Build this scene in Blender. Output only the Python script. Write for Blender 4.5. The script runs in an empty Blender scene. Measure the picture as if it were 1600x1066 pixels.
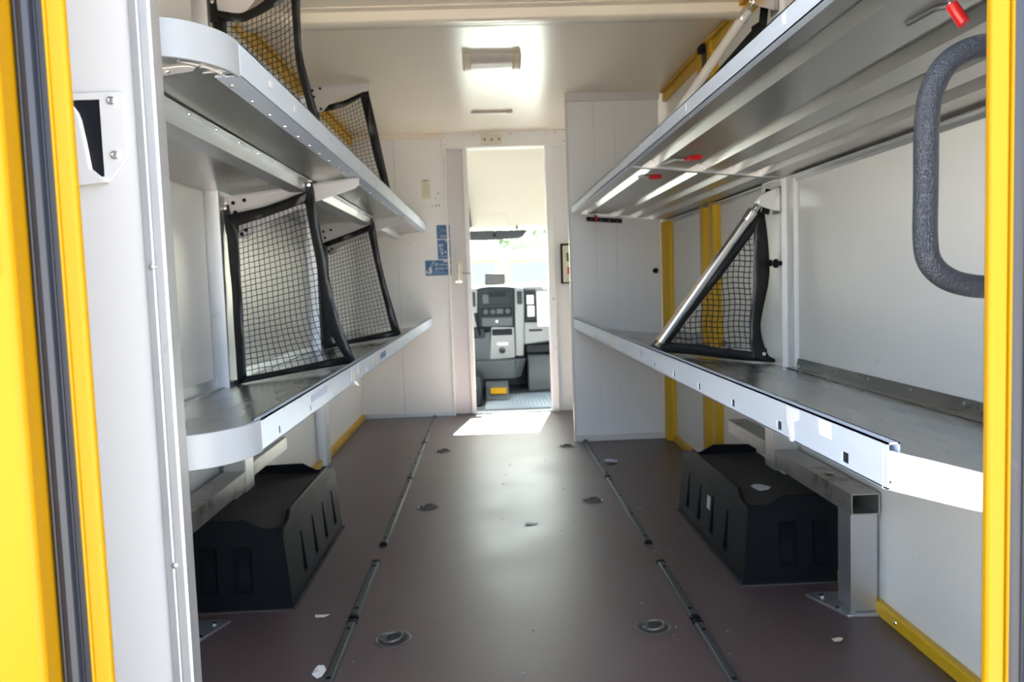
import bpy, math, random
from mathutils import Vector, Matrix
random.seed(7)
PI = math.pi
sc = bpy.context.scene
COL = sc.collection

# ------------------------------------------------------------------ camera, sky, sun, exposure
H = 0.92
cam_d = bpy.data.cameras.new('camera'); cam = bpy.data.objects.new('camera', cam_d); COL.objects.link(cam)
cam_d.sensor_width = 36.0; cam_d.lens = 27.99; cam_d.clip_start = 0.02; cam_d.clip_end = 500
MW = ((0.99896161, -0.03663026, 0.02709123), (-0.02965389, -0.07132963, 0.9970119), (-0.0345884, -0.99677997, -0.07234179))
R3 = Matrix([[MW[r][0], -MW[r][1], -MW[r][2]] for r in range(3)])
cam.matrix_world = Matrix.Translation((0, 0, H)) @ R3.to_4x4()
cam_d.dof.use_dof = True; cam_d.dof.focus_distance = 1.3; cam_d.dof.aperture_fstop = 8.0
sc.camera = cam

SUN_EL = math.radians(38.6); SUN_AZ = (0.17, 0.985)     # the sun stands ahead of the van
world = bpy.data.worlds.new('sky'); sc.world = world; world.use_nodes = True
wn = world.node_tree.nodes; wl = world.node_tree.links; wn.clear()
sky = wn.new('ShaderNodeTexSky'); sky.sky_type = 'NISHITA'; sky.sun_disc = False
sky.sun_elevation = SUN_EL; sky.sun_rotation = math.atan2(SUN_AZ[0], SUN_AZ[1]); sky.air_density = 1.0; sky.dust_density = 2.0; sky.ozone_density = 1.0
hs = wn.new('ShaderNodeHueSaturation'); hs.inputs['Saturation'].default_value = 0.75
bg = wn.new('ShaderNodeBackground'); bg.inputs['Strength'].default_value = 0.35
wo = wn.new('ShaderNodeOutputWorld')
wl.new(sky.outputs[0], hs.inputs['Color']); wl.new(hs.outputs[0], bg.inputs['Color']); wl.new(bg.outputs[0], wo.inputs['Surface'])
sun_d = bpy.data.lights.new('sun', 'SUN'); sun_d.energy = 62.0; sun_d.angle = math.radians(0.6); sun_d.color = (1.0, 0.95, 0.87)
sun = bpy.data.objects.new('sun', sun_d); COL.objects.link(sun); sun.location = (4, 20, 16)
ce = math.cos(SUN_EL)
sun.rotation_euler = Vector((-SUN_AZ[0] * ce, -SUN_AZ[1] * ce, -math.sin(SUN_EL))).to_track_quat('-Z', 'Y').to_euler()
vs = sc.view_settings
sc.display_settings.display_device = 'sRGB'
vs.view_transform = 'Standard'; vs.look = 'None'; vs.gamma = 1.0; vs.use_curve_mapping = False
vs.exposure = 2.14
sc.cycles.max_bounces = 14; sc.cycles.diffuse_bounces = 8; sc.cycles.glossy_bounces = 5; sc.cycles.transparent_max_bounces = 24
sc.cycles.sample_clamp_indirect = 8.0; sc.cycles.use_denoising = True

# ------------------------------------------------------------------ materials
def mat(name, col, rough=0.5, metal=0.0, var=0.06, scale=6.0, stretch=(1, 1, 1), bump=0.0, bump_scale=60.0, scuff=None, scuff_scale=5.0,
        scuff_stretch=(1, 1, 1), scuff_amt=0.62, coat=0.0, spec=0.5, rough_var=0.06, voronoi=False):
    m = bpy.data.materials.new(name); m.use_nodes = True
    nt = m.node_tree; N = nt.nodes; L = nt.links
    b = N['Principled BSDF']
    tc = N.new('ShaderNodeTexCoord'); mp = N.new('ShaderNodeMapping'); mp.inputs['Scale'].default_value = stretch
    L.new(tc.outputs['Object'], mp.inputs['Vector'])
    nz = N.new('ShaderNodeTexNoise'); nz.inputs['Scale'].default_value = scale; nz.inputs['Detail'].default_value = 6
    L.new(mp.outputs[0], nz.inputs['Vector'])
    mx = N.new('ShaderNodeMix'); mx.data_type = 'RGBA'
    mx.inputs[6].default_value = (*[c * (1 - var) for c in col], 1); mx.inputs[7].default_value = (*[min(1, c * (1 + var)) for c in col], 1)
    L.new(nz.outputs['Fac'], mx.inputs[0]); out = mx.outputs[2]
    if scuff:
        mp2 = N.new('ShaderNodeMapping'); mp2.inputs['Scale'].default_value = scuff_stretch; mp2.inputs['Location'].default_value = (3.1, 1.7, 0.4)
        L.new(tc.outputs['Object'], mp2.inputs['Vector'])
        n2 = N.new('ShaderNodeTexNoise'); n2.inputs['Scale'].default_value = scuff_scale; n2.inputs['Detail'].default_value = 9; n2.inputs['Roughness'].default_value = 0.65
        L.new(mp2.outputs[0], n2.inputs['Vector'])
        mr = N.new('ShaderNodeMapRange'); mr.inputs[1].default_value = scuff_amt; mr.inputs[2].default_value = scuff_amt + 0.13
        mr.inputs[4].default_value = 0.8
        L.new(n2.outputs['Fac'], mr.inputs[0])
        m2 = N.new('ShaderNodeMix'); m2.data_type = 'RGBA'; m2.inputs[7].default_value = (*scuff, 1)
        L.new(mr.outputs[0], m2.inputs[0]); L.new(out, m2.inputs[6]); out = m2.outputs[2]
    L.new(out, b.inputs['Base Color'])
    rr = N.new('ShaderNodeMapRange'); rr.inputs[3].default_value = max(0.02, rough - rough_var); rr.inputs[4].default_value = min(1, rough + rough_var)
    L.new(nz.outputs['Fac'], rr.inputs[0]); L.new(rr.outputs[0], b.inputs['Roughness'])
    b.inputs['Metallic'].default_value = metal; b.inputs['Specular IOR Level'].default_value = spec; b.inputs['Coat Weight'].default_value = coat
    b.inputs['Coat Roughness'].default_value = 0.08
    if bump:
        if voronoi:
            t = N.new('ShaderNodeTexVoronoi'); t.feature = 'DISTANCE_TO_EDGE'; o = 'Distance'
        else:
            t = N.new('ShaderNodeTexNoise'); o = 'Fac'
        t.inputs['Scale'].default_value = bump_scale; L.new(mp.outputs[0], t.inputs['Vector'])
        bp = N.new('ShaderNodeBump'); bp.inputs['Strength'].default_value = bump; bp.inputs['Distance'].default_value = 0.002
        L.new(t.outputs[o], bp.inputs['Height']); L.new(bp.outputs[0], b.inputs['Normal'])
    return m

WHITE = mat('white_panel', (0.87, 0.87, 0.87), 0.32, var=0.03, scale=3, scuff=(0.35, 0.33, 0.31), scuff_scale=7, scuff_amt=0.69)
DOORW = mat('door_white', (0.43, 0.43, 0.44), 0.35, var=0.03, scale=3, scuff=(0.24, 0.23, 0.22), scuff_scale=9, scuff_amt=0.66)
WALLW = mat('wall_panel_white', (0.87, 0.875, 0.86), 0.35, var=0.04, scale=2, scuff=(0.30, 0.28, 0.26), scuff_scale=9, scuff_amt=0.68)
GREYW = mat('partition_grey', (0.77, 0.785, 0.83), 0.40, var=0.03, scale=2, stretch=(4, 4, 0.3), scuff=(0.38, 0.36, 0.36), scuff_scale=5, scuff_amt=0.68)
CREAM = mat('ceiling_cream', (0.92, 0.84, 0.72), 0.26, var=0.02, scale=1.5, spec=0.30, rough_var=0.03)
HEAD = mat('headliner_cream', (0.62, 0.575, 0.50), 0.8, var=0.03)
FLOOR = mat('floor_resin', (0.118, 0.084, 0.083), 0.40, var=0.30, spec=0.7, scale=3.0, scuff=(0.17, 0.15, 0.145), scuff_scale=14, scuff_amt=0.66, rough_var=0.10, bump=0.12, bump_scale=260)
ALU = mat('brushed_aluminium', (0.58, 0.59, 0.61), 0.38, 0.9, var=0.08, scale=10, stretch=(8, 0.6, 8), rough_var=0.08)
LIPA = mat('anodised_lip', (0.70, 0.79, 0.93), 0.45, 0.35, var=0.06, scale=10, stretch=(8, 0.6, 8), scuff=(0.42, 0.43, 0.45), scuff_scale=16, scuff_amt=0.66)
ALUP = mat('aluminium_profile', (0.56, 0.57, 0.60), 0.42, 0.85, var=0.10, scale=7, stretch=(6, 6, 0.6), scuff=(0.32, 0.33, 0.36), scuff_scale=10, scuff_amt=0.64)
ALUD = mat('worn_aluminium_deck', (0.40, 0.41, 0.42), 0.27, 1.0, var=0.16, scale=5, stretch=(2, 0.7, 2), rough_var=0.09, scuff=(0.17, 0.17, 0.18), scuff_scale=11, scuff_stretch=(1, 4, 1), scuff_amt=0.77)
ALUU = mat('aluminium_underside', (0.52, 0.505, 0.48), 0.31, 0.95, var=0.08, scale=8, stretch=(3, 0.5, 3), rough_var=0.08)
TUBE = mat('dusty_aluminium_tube', (0.42, 0.42, 0.41), 0.45, 0.8, var=0.15, scale=14, scuff=(0.17, 0.145, 0.12), scuff_scale=9, scuff_amt=0.54)
CHROME = mat('polished_steel', (0.75, 0.75, 0.76), 0.18, 1.0, var=0.03)
CAPW = mat('end_cap_white', (0.74, 0.74, 0.73), 0.3, var=0.02)
LIP = mat('lip_plastic', (0.33, 0.355, 0.39), 0.38, var=0.03)
LAC = mat('bracket_lacquer', (0.66, 0.64, 0.65), 0.38, var=0.03)
YEL = mat('yellow_paint', (0.33, 0.172, 0.003), 0.36, var=0.03, scale=3, spec=0.15, scuff=(0.30, 0.20, 0.04), scuff_scale=9, scuff_amt=0.72)
YELD = mat('yellow_primer_rail', (0.72, 0.43, 0.015), 0.45, var=0.08, scuff=(0.25, 0.16, 0.05), scuff_scale=8, scuff_amt=0.66)
SEAL = mat('rubber_seal', (0.015, 0.018, 0.028), 0.48, var=0.15, scale=8, stretch=(1, 1, 0.3), scuff=(0.06, 0.062, 0.072), scuff_scale=12, scuff_amt=0.64)
BLACK = mat('black_plastic', (0.008, 0.009, 0.012), 0.46, var=0.15, spec=0.10, bump=0.1, bump_scale=300)
DUST = mat('dusty_black_top', (0.06, 0.054, 0.05), 0.75, var=0.35, scale=9, scuff=(0.012, 0.011, 0.010), scuff_scale=6, scuff_amt=0.60)
VINYL = mat('black_vinyl', (0.006, 0.006, 0.007), 0.30, var=0.2, spec=0.35, scale=20, bump=1.0, bump_scale=32)
CORD = mat('net_cord', (0.006, 0.010, 0.014), 0.6)
RINGM = mat('dull_steel', (0.17, 0.155, 0.15), 0.5, 0.6, var=0.25, scale=30)
RAIL = mat('floor_rail_grey', (0.075, 0.085, 0.088), 0.42, 0.35, var=0.2, scale=20, stretch=(4, 0.6, 4))
HANDLE = mat('grained_grip', (0.026, 0.030, 0.040), 0.42, var=0.10, bump=0.9, bump_scale=330, voronoi=True)
RED = mat('red_grip', (0.55, 0.012, 0.014), 0.35, var=0.05)
BLUE = mat('sign_blue', (0.030, 0.135, 0.33), 0.4, var=0.05)
PRINT = mat('print_white', (0.70, 0.74, 0.78), 0.5, var=0.02)
PALE = mat('print_pale_blue', (0.24, 0.38, 0.58), 0.5, var=0.04)
PAPER = mat('paper_white', (0.80, 0.80, 0.80), 0.6, var=0.03)
OLDP = mat('paper_cream', (0.78, 0.74, 0.60), 0.6, var=0.05)
INK = mat('ink_grey', (0.10, 0.10, 0.11), 0.6)
DASHD = mat('dash_dark', (0.017, 0.020, 0.025), 0.55, spec=0.15, var=0.05)
DASHM = mat('dash_grey', (0.065, 0.070, 0.080), 0.55, spec=0.2, var=0.05)
DASHL = mat('dash_light', (0.19, 0.19, 0.20), 0.5, var=0.05)
MATG = mat('cab_mat', (0.20, 0.235, 0.27), 0.5, var=0.1)
SCREEN = mat('screen_off', (0.05, 0.046, 0.054), 0.35)
LAMPC = mat('lamp_cap', (0.72, 0.66, 0.50), 0.45)
LAMPD = mat('lamp_diffuser', (0.60, 0.56, 0.52), 0.35)
CONC = mat('yard_concrete', (0.155, 0.145, 0.13), 0.85, var=0.12, scale=1.2)
LEAFM = mat('leaf_green', (0.07, 0.14, 0.035), 0.6, var=0.35, scale=3)
BARK = mat('bark', (0.10, 0.075, 0.05), 0.9)
VGLASS = mat('van_window', (0.06, 0.11, 0.15), 0.12, spec=0.5)
TYRE = mat('tyre', (0.02, 0.02, 0.02), 0.8)
VANW = mat('van_box_white', (0.33, 0.32, 0.29), 0.5)
BODYW = mat('outer_skin_yellow', (0.22, 0.13, 0.002), 0.4, var=0.02)

gm = bpy.data.materials.new('pane_glass'); gm.use_nodes = True
gn = gm.node_tree.nodes; gl = gm.node_tree.links; gn.clear()
go = gn.new('ShaderNodeOutputMaterial'); gx = gn.new('ShaderNodeMixShader'); gt = gn.new('ShaderNodeBsdfTransparent'); gg = gn.new('ShaderNodeBsdfGlossy')
gw = gn.new('ShaderNodeLayerWeight'); gp = gn.new('ShaderNodeMath'); gp.operation = 'POWER'; gp.inputs[1].default_value = 5.0
gf = gn.new('ShaderNodeMath'); gf.operation = 'MULTIPLY_ADD'; gf.inputs[1].default_value = 0.8; gf.inputs[2].default_value = 0.03
gl.new(gw.outputs['Facing'], gp.inputs[0]); gl.new(gp.outputs[0], gf.inputs[0])
gt.inputs[0].default_value = (0.90, 0.96, 0.94, 1); gg.inputs['Roughness'].default_value = 0.03
gl.new(gf.outputs[0], gx.inputs[0]); gl.new(gt.outputs[0], gx.inputs[1]); gl.new(gg.outputs[0], gx.inputs[2]); gl.new(gx.outputs[0], go.inputs['Surface'])
GLASS = gm

# ------------------------------------------------------------------ mesh helpers
def wloc(p):
    v = Vector((0, 0, 0))
    while p is not None:
        v += p.location; p = p.parent
    return v

class MB:
    def __init__(s): s.v = []; s.f = []
    def add(s, vs, fs):
        n = len(s.v); s.v += [tuple(p) for p in vs]; s.f += [tuple(i + n for i in f) for f in fs]
    def box(s, x0, x1, y0, y1, z0, z1):
        s.add([(x0, y0, z0), (x1, y0, z0), (x1, y1, z0), (x0, y1, z0), (x0, y0, z1), (x1, y0, z1), (x1, y1, z1), (x0, y1, z1)],
              [(0, 3, 2, 1), (4, 5, 6, 7), (0, 1, 5, 4), (1, 2, 6, 5), (2, 3, 7, 6), (3, 0, 4, 7)]); return s
    def prism(s, poly, ax, a, b):
        def P(u, w, t): return (t, u, w) if ax == 'x' else ((u, t, w) if ax == 'y' else (u, w, t))
        n = len(poly)
        s.add([P(u, w, a) for u, w in poly] + [P(u, w, b) for u, w in poly],
              [tuple(range(n)), tuple(reversed(range(n, 2 * n)))] + [(i, (i + 1) % n, (i + 1) % n + n, i + n) for i in range(n)]); return s
    def tube(s, path, r, n=10, cap=True):
        path = [Vector(p) for p in path]; m = len(path); rr = r if isinstance(r, (list, tuple)) else [r] * m
        up = None; vs = []
        for i, p in enumerate(path):
            t = (path[min(i + 1, m - 1)] - path[max(i - 1, 0)]).normalized()
            if up is None:
                up = Vector((0, 0, 1)) if abs(t.z) < 0.9 else Vector((1, 0, 0))
            a = (up - t * up.dot(t)).normalized(); b = t.cross(a); up = a
            for k in range(n):
                th = 2 * PI * k / n; vs.append(p + (a * math.cos(th) + b * math.sin(th)) * rr[i])
        fs = [(i * n + k, i * n + (k + 1) % n, (i + 1) * n + (k + 1) % n, (i + 1) * n + k) for i in range(m - 1) for k in range(n)]
        if cap: fs += [tuple(reversed(range(n))), tuple(range((m - 1) * n, m * n))]
        s.add(vs, fs); return s
    def lathe(s, prof, c, ax='z', n=20, close=True):
        vs = []
        for r, h in prof:
            for k in range(n):
                a = 2 * PI * k / n; u, w = r * math.cos(a), r * math.sin(a)
                vs.append((c[0] + u, c[1] + w, c[2] + h) if ax == 'z' else ((c[0] + h, c[1] + u, c[2] + w) if ax == 'x' else (c[0] + u, c[1] + h, c[2] + w)))
        m = len(prof)
        fs = [(i * n + k, i * n + (k + 1) % n, (i + 1) * n + (k + 1) % n, (i + 1) * n + k) for i in range(m - 1) for k in range(n)]
        if close: fs += [tuple(reversed(range(n))), tuple(range((m - 1) * n, m * n))]
        s.add(vs, fs); return s
    def dome(s, c, r, ax, h=None, n=8):
        h = r * 0.6 if h is None else h; sg = 1 if h > 0 else -1
        return s.lathe([(r, 0), (r * 0.85, h * 0.55), (r * 0.45, h * 0.92), (0.0001, h)], c, ax, n)
    def holes(s, u0, u1, v0, v1, hl, fn, th, taper=None):
        """plate on (u,v) with rectangular through openings hl=(a,b,c,d); fn(u,v,w) gives the point at depth w"""
        us = sorted({u0, u1, *[h[0] for h in hl], *[h[1] for h in hl]}); vv = sorted({v0, v1, *[h[2] for h in hl], *[h[3] for h in hl]})
        ins = lambda a, b: any(h[0] <= a and b[0] <= h[1] and h[2] <= b[1] and b[2] <= h[3] for h in [] )
        def hole(i, j):
            if i < 0 or j < 0 or i >= len(us) - 1 or j >= len(vv) - 1: return True
            a = (us[i] + us[i + 1]) / 2; b = (vv[j] + vv[j + 1]) / 2
            return any(h[0] < a < h[1] and h[2] < b < h[3] for h in hl)
        for i in range(len(us) - 1):
            for j in range(len(vv) - 1):
                if hole(i, j): continue
                q = [(us[i], vv[j]), (us[i + 1], vv[j]), (us[i + 1], vv[j + 1]), (us[i], vv[j + 1])]
                pts = [fn(a, b, 0) for a, b in q] + [fn(a, b, th) for a, b in q]
                fs = [(0, 1, 2, 3), (7, 6, 5, 4)]
                for e, (di, dj) in enumerate(((0, -1), (1, 0), (0, 1), (-1, 0))):
                    if hole(i + di, j + dj): fs.append((e, e + 4, (e + 1) % 4 + 4, (e + 1) % 4))
                s.add(pts, fs)
        return s
    def grid(s, rows, closed=False):
        m = len(rows); n = len(rows[0])
        s.add([p for r in rows for p in r], [(i * n + k, i * n + (k + 1) % n, (i + 1) * n + (k + 1) % n, (i + 1) * n + k) for i in range(m - 1) for k in range(n if closed else n - 1)]); return s
    def ring_loft(s, rows):
        n = len(rows[0]); s.grid(rows, True); k = len(s.v) - n * len(rows)
        s.f += [tuple(reversed(range(k, k + n))), tuple(range(len(s.v) - n, len(s.v)))]; return s
    def map(s, fn): s.v = [tuple(fn(*p)) for p in s.v]; return s
    def build(s, name, m, parent=None, bevel=0.0, smooth=35, seg=2, kind=None):
        me = bpy.data.meshes.new(name); o = wloc(parent)
        me.from_pydata([(p[0] - o.x, p[1] - o.y, p[2] - o.z) for p in s.v], [], s.f)
        import bmesh
        bm = bmesh.new(); bm.from_mesh(me); bmesh.ops.recalc_face_normals(bm, faces=bm.faces); bm.to_mesh(me); bm.free()
        if smooth:
            me.polygons.foreach_set('use_smooth', [True] * len(me.polygons)); me.set_sharp_from_angle(angle=math.radians(smooth))
        me.materials.append(m)
        ob = bpy.data.objects.new(name, me); COL.objects.link(ob)
        if parent is not None: ob.parent = parent
        if bevel:
            b = ob.modifiers.new('edge', 'BEVEL'); b.width = bevel; b.segments = seg; b.limit_method = 'ANGLE'; b.angle_limit = math.radians(40)
        if kind: ob['kind'] = kind
        return ob

def B(x0, x1, y0, y1, z0, z1): return MB().box(x0, x1, y0, y1, z0, z1)
def tag(o, label, cat, group=None, kind=None):
    o['label'] = label; o['category'] = cat
    if group: o['group'] = group
    if kind: o['kind'] = kind
    return o
def thing(name, label, cat, loc=(0, 0, 0), group=None, kind=None):
    o = bpy.data.objects.new(name, None); COL.objects.link(o); o.location = loc; o.empty_display_size = 0.05
    return tag(o, label, cat, group, kind)
def lab(o, t): o['label'] = t; return o
def dup(root, shift, label=None, group=None):
    r = root.copy(); COL.objects.link(r); r.location = root.location + Vector(shift)
    if label: r['label'] = label
    if group: r['group'] = group
    for ch in list(root.children):
        c = ch.copy(); COL.objects.link(c); c.parent = r
        for g in list(ch.children):
            d = g.copy(); COL.objects.link(d); d.parent = c
    return r
def text(s, name, m, parent, loc, size, rot=(PI / 2, 0, 0), align='LEFT'):
    c = bpy.data.curves.new(name, 'FONT'); c.body = s; c.size = size; c.extrude = 0.0004; c.align_x = align; c.materials.append(m)
    tmp = bpy.data.objects.new(name + '_source', c); COL.objects.link(tmp)
    me = bpy.data.meshes.new_from_object(tmp.evaluated_get(bpy.context.evaluated_depsgraph_get()))
    bpy.data.objects.remove(tmp); bpy.data.curves.remove(c); me.name = name
    if not me.materials: me.materials.append(m)
    o = bpy.data.objects.new(name, me); COL.objects.link(o); o.parent = parent; o.location = Vector(loc) - wloc(parent); o.rotation_euler = rot
    return o
def lerp(a, b, t): return tuple(x + (y - x) * t for x, y in zip(a, b))
def poly_at(pl, t):
    ds = [math.dist(pl[i], pl[i + 1]) for i in range(len(pl) - 1)]; T = sum(ds) * min(max(t, 0), 1); i = 0
    while i < len(ds) - 1 and T > ds[i]: T -= ds[i]; i += 1
    return lerp(pl[i], pl[i + 1], T / ds[i] if ds[i] else 0)
def smooth_poly(pl, n=13):
    """Catmull-Rom resampling of a polyline"""
    P = [pl[0]] + list(pl) + [pl[-1]]; out = []
    for k in range(n):
        t = k / (n - 1) * (len(pl) - 1); i = min(int(t), len(pl) - 2); f = t - i
        p0, p1, p2, p3 = P[i], P[i + 1], P[i + 2], P[i + 3]
        out.append(tuple(0.5 * (2 * b + (c - a) * f + (2 * a - 5 * b + 4 * c - d) * f * f + (3 * b - a - 3 * c + d) * f ** 3) for a, b, c, d in zip(p0, p1, p2, p3)))
    return out

XL, XR, ZC = -0.92, 1.03, 1.965       # inner wall faces and the ceiling

# ------------------------------------------------------------------ the setting
fl = B(XL - 0.05, XR + 0.05, 0.74, 5.70, -0.06, 0).build('floor', FLOOR, bevel=0.002); tag(fl, 'dark brown resin coated cargo floor worn and scratched', 'floor', kind='structure')
yard = B(-60, 60, -40, 80, -0.9, -0.65).build('ground', CONC); tag(yard, 'pale sunlit concrete of the yard outside', 'ground', kind='structure')

ce_ = thing('ceiling', 'glossy cream ceiling of the cargo box', 'ceiling', (0.06, 3.2, ZC), kind='structure')
B(XL - 0.05, XR + 0.05, 0.70, 3.10, ZC, 2.0).build('panel', CREAM, ce_)
B(XL - 0.05, XR + 0.05, 3.103, 5.72, ZC, 2.0).build('panel', CREAM, ce_)
B(XL - 0.09, XR + 0.09, 0.70, 5.75, 2.0, 2.03).build('outer_skin', BODYW, ce_)
bm_ = MB().prism([(3.095, ZC), (3.095, 1.925), (3.105, 1.918), (3.175, 1.918), (3.185, 1.925), (3.185, ZC)], 'x', XL, XR)
bm_.box(XL, XR, 3.05, 3.095, ZC - 0.006, ZC)
tag(bm_.build('trim_1', CREAM, bevel=0.002), 'cream roof cross beam spanning the ceiling in front of the lamp', 'roof beam', kind='structure')

def top_rail(name, label, x0, x1, y1):
    r = thing(name, label, 'rail', ((x0 + x1) / 2, 2.5, 1.9), kind='structure')
    B(min(x0, x1), max(x0, x1), 0.9, y1, 1.900, 1.938).build('rail_body', YELD, r, bevel=0.004)
    B(min(x0, x1) - (0.012 if x1 < x0 else 0), max(x0, x1) + (0.012 if x1 > x0 else 0), 0.9, y1, 1.945, 1.960).build('rail_flange', YELD, r, bevel=0.003)
    h = MB(); s = 1 if x1 > x0 else -1
    for i in range(int((y1 - 1.0) / 0.085)):
        h.lathe([(0.014, 0), (0.014, 0.002 * s), (0.009, 0.0022 * s)], (x1, 1.0 + i * 0.085, 1.919), 'x', 8)
    h.build('boss', YELD, r, kind='stuff')
top_rail('trim_2', 'yellow roof rail with round bosses along the wall behind the netted shelves', XL, XL + 0.024, 5.6)
top_rail('trim_3', 'yellow roof rail along the wall above the folding shelves', XR, XR - 0.024, 4.5)

wl_ = thing('wall_left', 'white panelled side wall behind the bracketed shelves', 'wall', (XL, 3.2, 0), kind='structure')
for a, b in ((0.76, 2.655), (2.815, 4.115), (4.255, 5.60)):
    B(XL - 0.012, XL, a, b, 0, ZC).build('panel', WALLW, wl_, bevel=0.002)
for a, b in ((2.66, 2.81), (4.12, 4.25)):
    MB().prism([(XL - 0.012, a), (XL + 0.004, a), (XL + 0.045, a + 0.012), (XL + 0.045, b - 0.012), (XL + 0.004, b), (XL - 0.012, b)], 'z', 0, ZC).build('post', ALUP, wl_, bevel=0.002)
B(XL - 0.05, XL - 0.012, 0.76, 5.7, -0.1, 2.0).build('outer_skin', BODYW, wl_)
wr_ = thing('wall_right', 'white panelled side wall behind the folding shelves', 'wall', (XR, 3.2, 0), kind='structure')
for a, b in ((0.78, 2.625), (2.945, 3.50), (3.755, 4.60), (4.60, 5.66)):
    B(XR, XR + 0.012, a, b, 0, ZC).build('panel', WALLW, wr_, bevel=0.002)
MB().prism([(XR + 0.012, 2.63), (XR - 0.012, 2.63), (XR - 0.012, 2.69), (XR - 0.028, 2.70), (XR - 0.028, 2.885), (XR - 0.012, 2.895), (XR - 0.012, 2.94), (XR + 0.012, 2.94)], 'z', 0, ZC).build('post', WHITE, wr_, bevel=0.002)
for a, b in ((3.505, 3.60), (3.66, 3.75)):
    MB().prism([(XR + 0.012, a), (XR - 0.012, a), (XR - 0.03, a + 0.015), (XR - 0.03, b - 0.015), (XR - 0.012, b), (XR + 0.012, b)], 'z', 0, 1.95).build('post', YELD, wr_, bevel=0.003)
B(XR - 0.008, XR + 0.012, 3.595, 3.665, 0, 1.95).build('post_web', YELD, wr_)
MB().prism([(XR, 4.40), (XR - 0.02, 4.40), (XR - 0.045, 4.44), (XR - 0.045, 4.508), (XR, 4.508)], 'z', 0, 1.236).build('post', YELD, wr_, bevel=0.003)
B(XR + 0.012, XR + 0.05, 0.76, 5.7, -0.1, 2.0).build('outer_skin', BODYW, wr_)
for o in wl_.children: 
    if o.name.startswith('post'): lab(o, 'bare aluminium wall post')
for nm, x0, x1, y0, y1, lb in (('baseboard_right', XR - 0.022, XR, 0.95, 4.44, 'yellow kick strip along the floor below the folding shelves'), ('baseboard_left', XL, XL + 0.022, 0.95, 5.57, 'yellow kick strip along the floor below the netted shelves')):
    b_ = thing(nm, lb, 'baseboard', (x0, 2.5, 0), kind='structure')
    B(x0, x1, y0, y1, 0.0, 0.036).build('strip', YELD, b_, bevel=0.004)
    s = MB()
    for i in range(8): s.dome(((x1 if x0 < 0 else x0), 1.45 + 0.5 * i, 0.020), 0.006, 'x', 0.003 if x0 < 0 else -0.003)
    s.build('rivet', CHROME, b_, kind='stuff')

# bulkhead to the cab with its doorway
wf = thing('wall_front', 'white bulkhead with the open doorway to the cab', 'wall', (0.06, 5.6, 0), kind='structure')
for a, b in ((XL, -0.62), (-0.618, -0.275)):
    B(a, b, 5.59, 5.62, 0.0, ZC).build('panel', WHITE, wf, bevel=0.001)
B(-0.275, -0.262, 5.575, 5.66, 0.0, 1.865).build('door_track_edge', WHITE, wf, bevel=0.002)
B(-0.29, 0.60, 5.575, 5.70, 1.862, ZC).build('header', WHITE, wf, bevel=0.003)
B(XL, -0.29, 5.575, 5.59, 1.935, ZC).build('top_strip', CREAM, wf, bevel=0.002)
B(0.60, XR, 5.575, 5.60, 1.935, ZC).build('top_strip', CREAM, wf, bevel=0.002)
B(XL, -0.26, 5.583, 5.59, 0.0, 0.03).build('foot_strip', ALUP, wf, bevel=0.002)
B(0.425, 0.475, 5.60, 5.72, 0.0, 1.862).build('jamb', WHITE, wf, bevel=0.004)
B(0.475, XR, 5.64, 5.70, 0.0, ZC).build('panel', WHITE, wf)
B(-1.0, -0.27, 5.66, 5.72, -0.1, 2.0).build('cab_side_panel', DASHL, wf)
B(0.48, 1.1, 5.701, 5.73, -0.1, 2.0).build('cab_side_panel', DASHL, wf)
B(-0.27, 0.48, 5.701, 5.73, 1.862, 2.0).build('cab_side_panel', HEAD, wf)
B(-0.14, 0.44, 5.62, 5.72, -0.05, 0.004).build('threshold', ALUP, wf, bevel=0.002)
s = MB()
for x, z in ((-0.265, 1.945), (-0.265, 1.885), (-0.07, 1.95), (0.19, 1.95), (0.44, 1.95), (0.50, 1.95), (0.56, 1.89), (0.455, 0.8), (0.457, 0.45)):
    s.dome((x, 5.575 if z > 1.7 else 5.60, z), 0.007, 'y', -0.004)
s.build('screw', CHROME, wf, kind='stuff')
p = B(-0.011, 0.133, 5.560, 5.575, 1.876, 1.948).build('striker_plate', OLDP, wf, bevel=0.004); lab(p, 'cream striker box on the header')
s = MB()
for x in (0.012, 0.06, 0.11): s.dome((x, 5.56, 1.912), 0.009, 'y', -0.005)
s.build('striker_screw', DASHL, p, kind='stuff')

d2 = thing('door_2', 'open white sliding cab door with lock pull, only its edge showing beside the doorway', 'door', (-0.2, 5.66, 0), kind='structure')
B(-0.262, -0.150, 5.628, 5.655, 0.005, 1.860).build('leaf', LAC, d2, bevel=0.002)
B(-0.150, -0.117, 5.612, 5.66, 0.005, 1.860).build('edge_profile', WHITE, d2, bevel=0.004)
q = B(-0.236, -0.176, 5.618, 5.628, 0.93, 1.09).build('lock_plate', OLDP, d2, bevel=0.004)
MB().tube([(-0.206, 5.618, 1.065), (-0.206, 5.585, 1.055), (-0.206, 5.582, 1.0), (-0.206, 5.590, 0.965), (-0.206, 5.618, 0.955)], 0.010, 8).build('pull_handle', PAPER, q)
MB().tube([(-0.18, 5.605, 1.005), (-0.125, 5.605, 1.0)], 0.006, 8).build('lock_bolt', CHROME, q)
B(-0.23, -0.182, 5.612, 5.618, 0.935, 0.952).build('lock_foot', CHROME, q, bevel=0.002)

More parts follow.
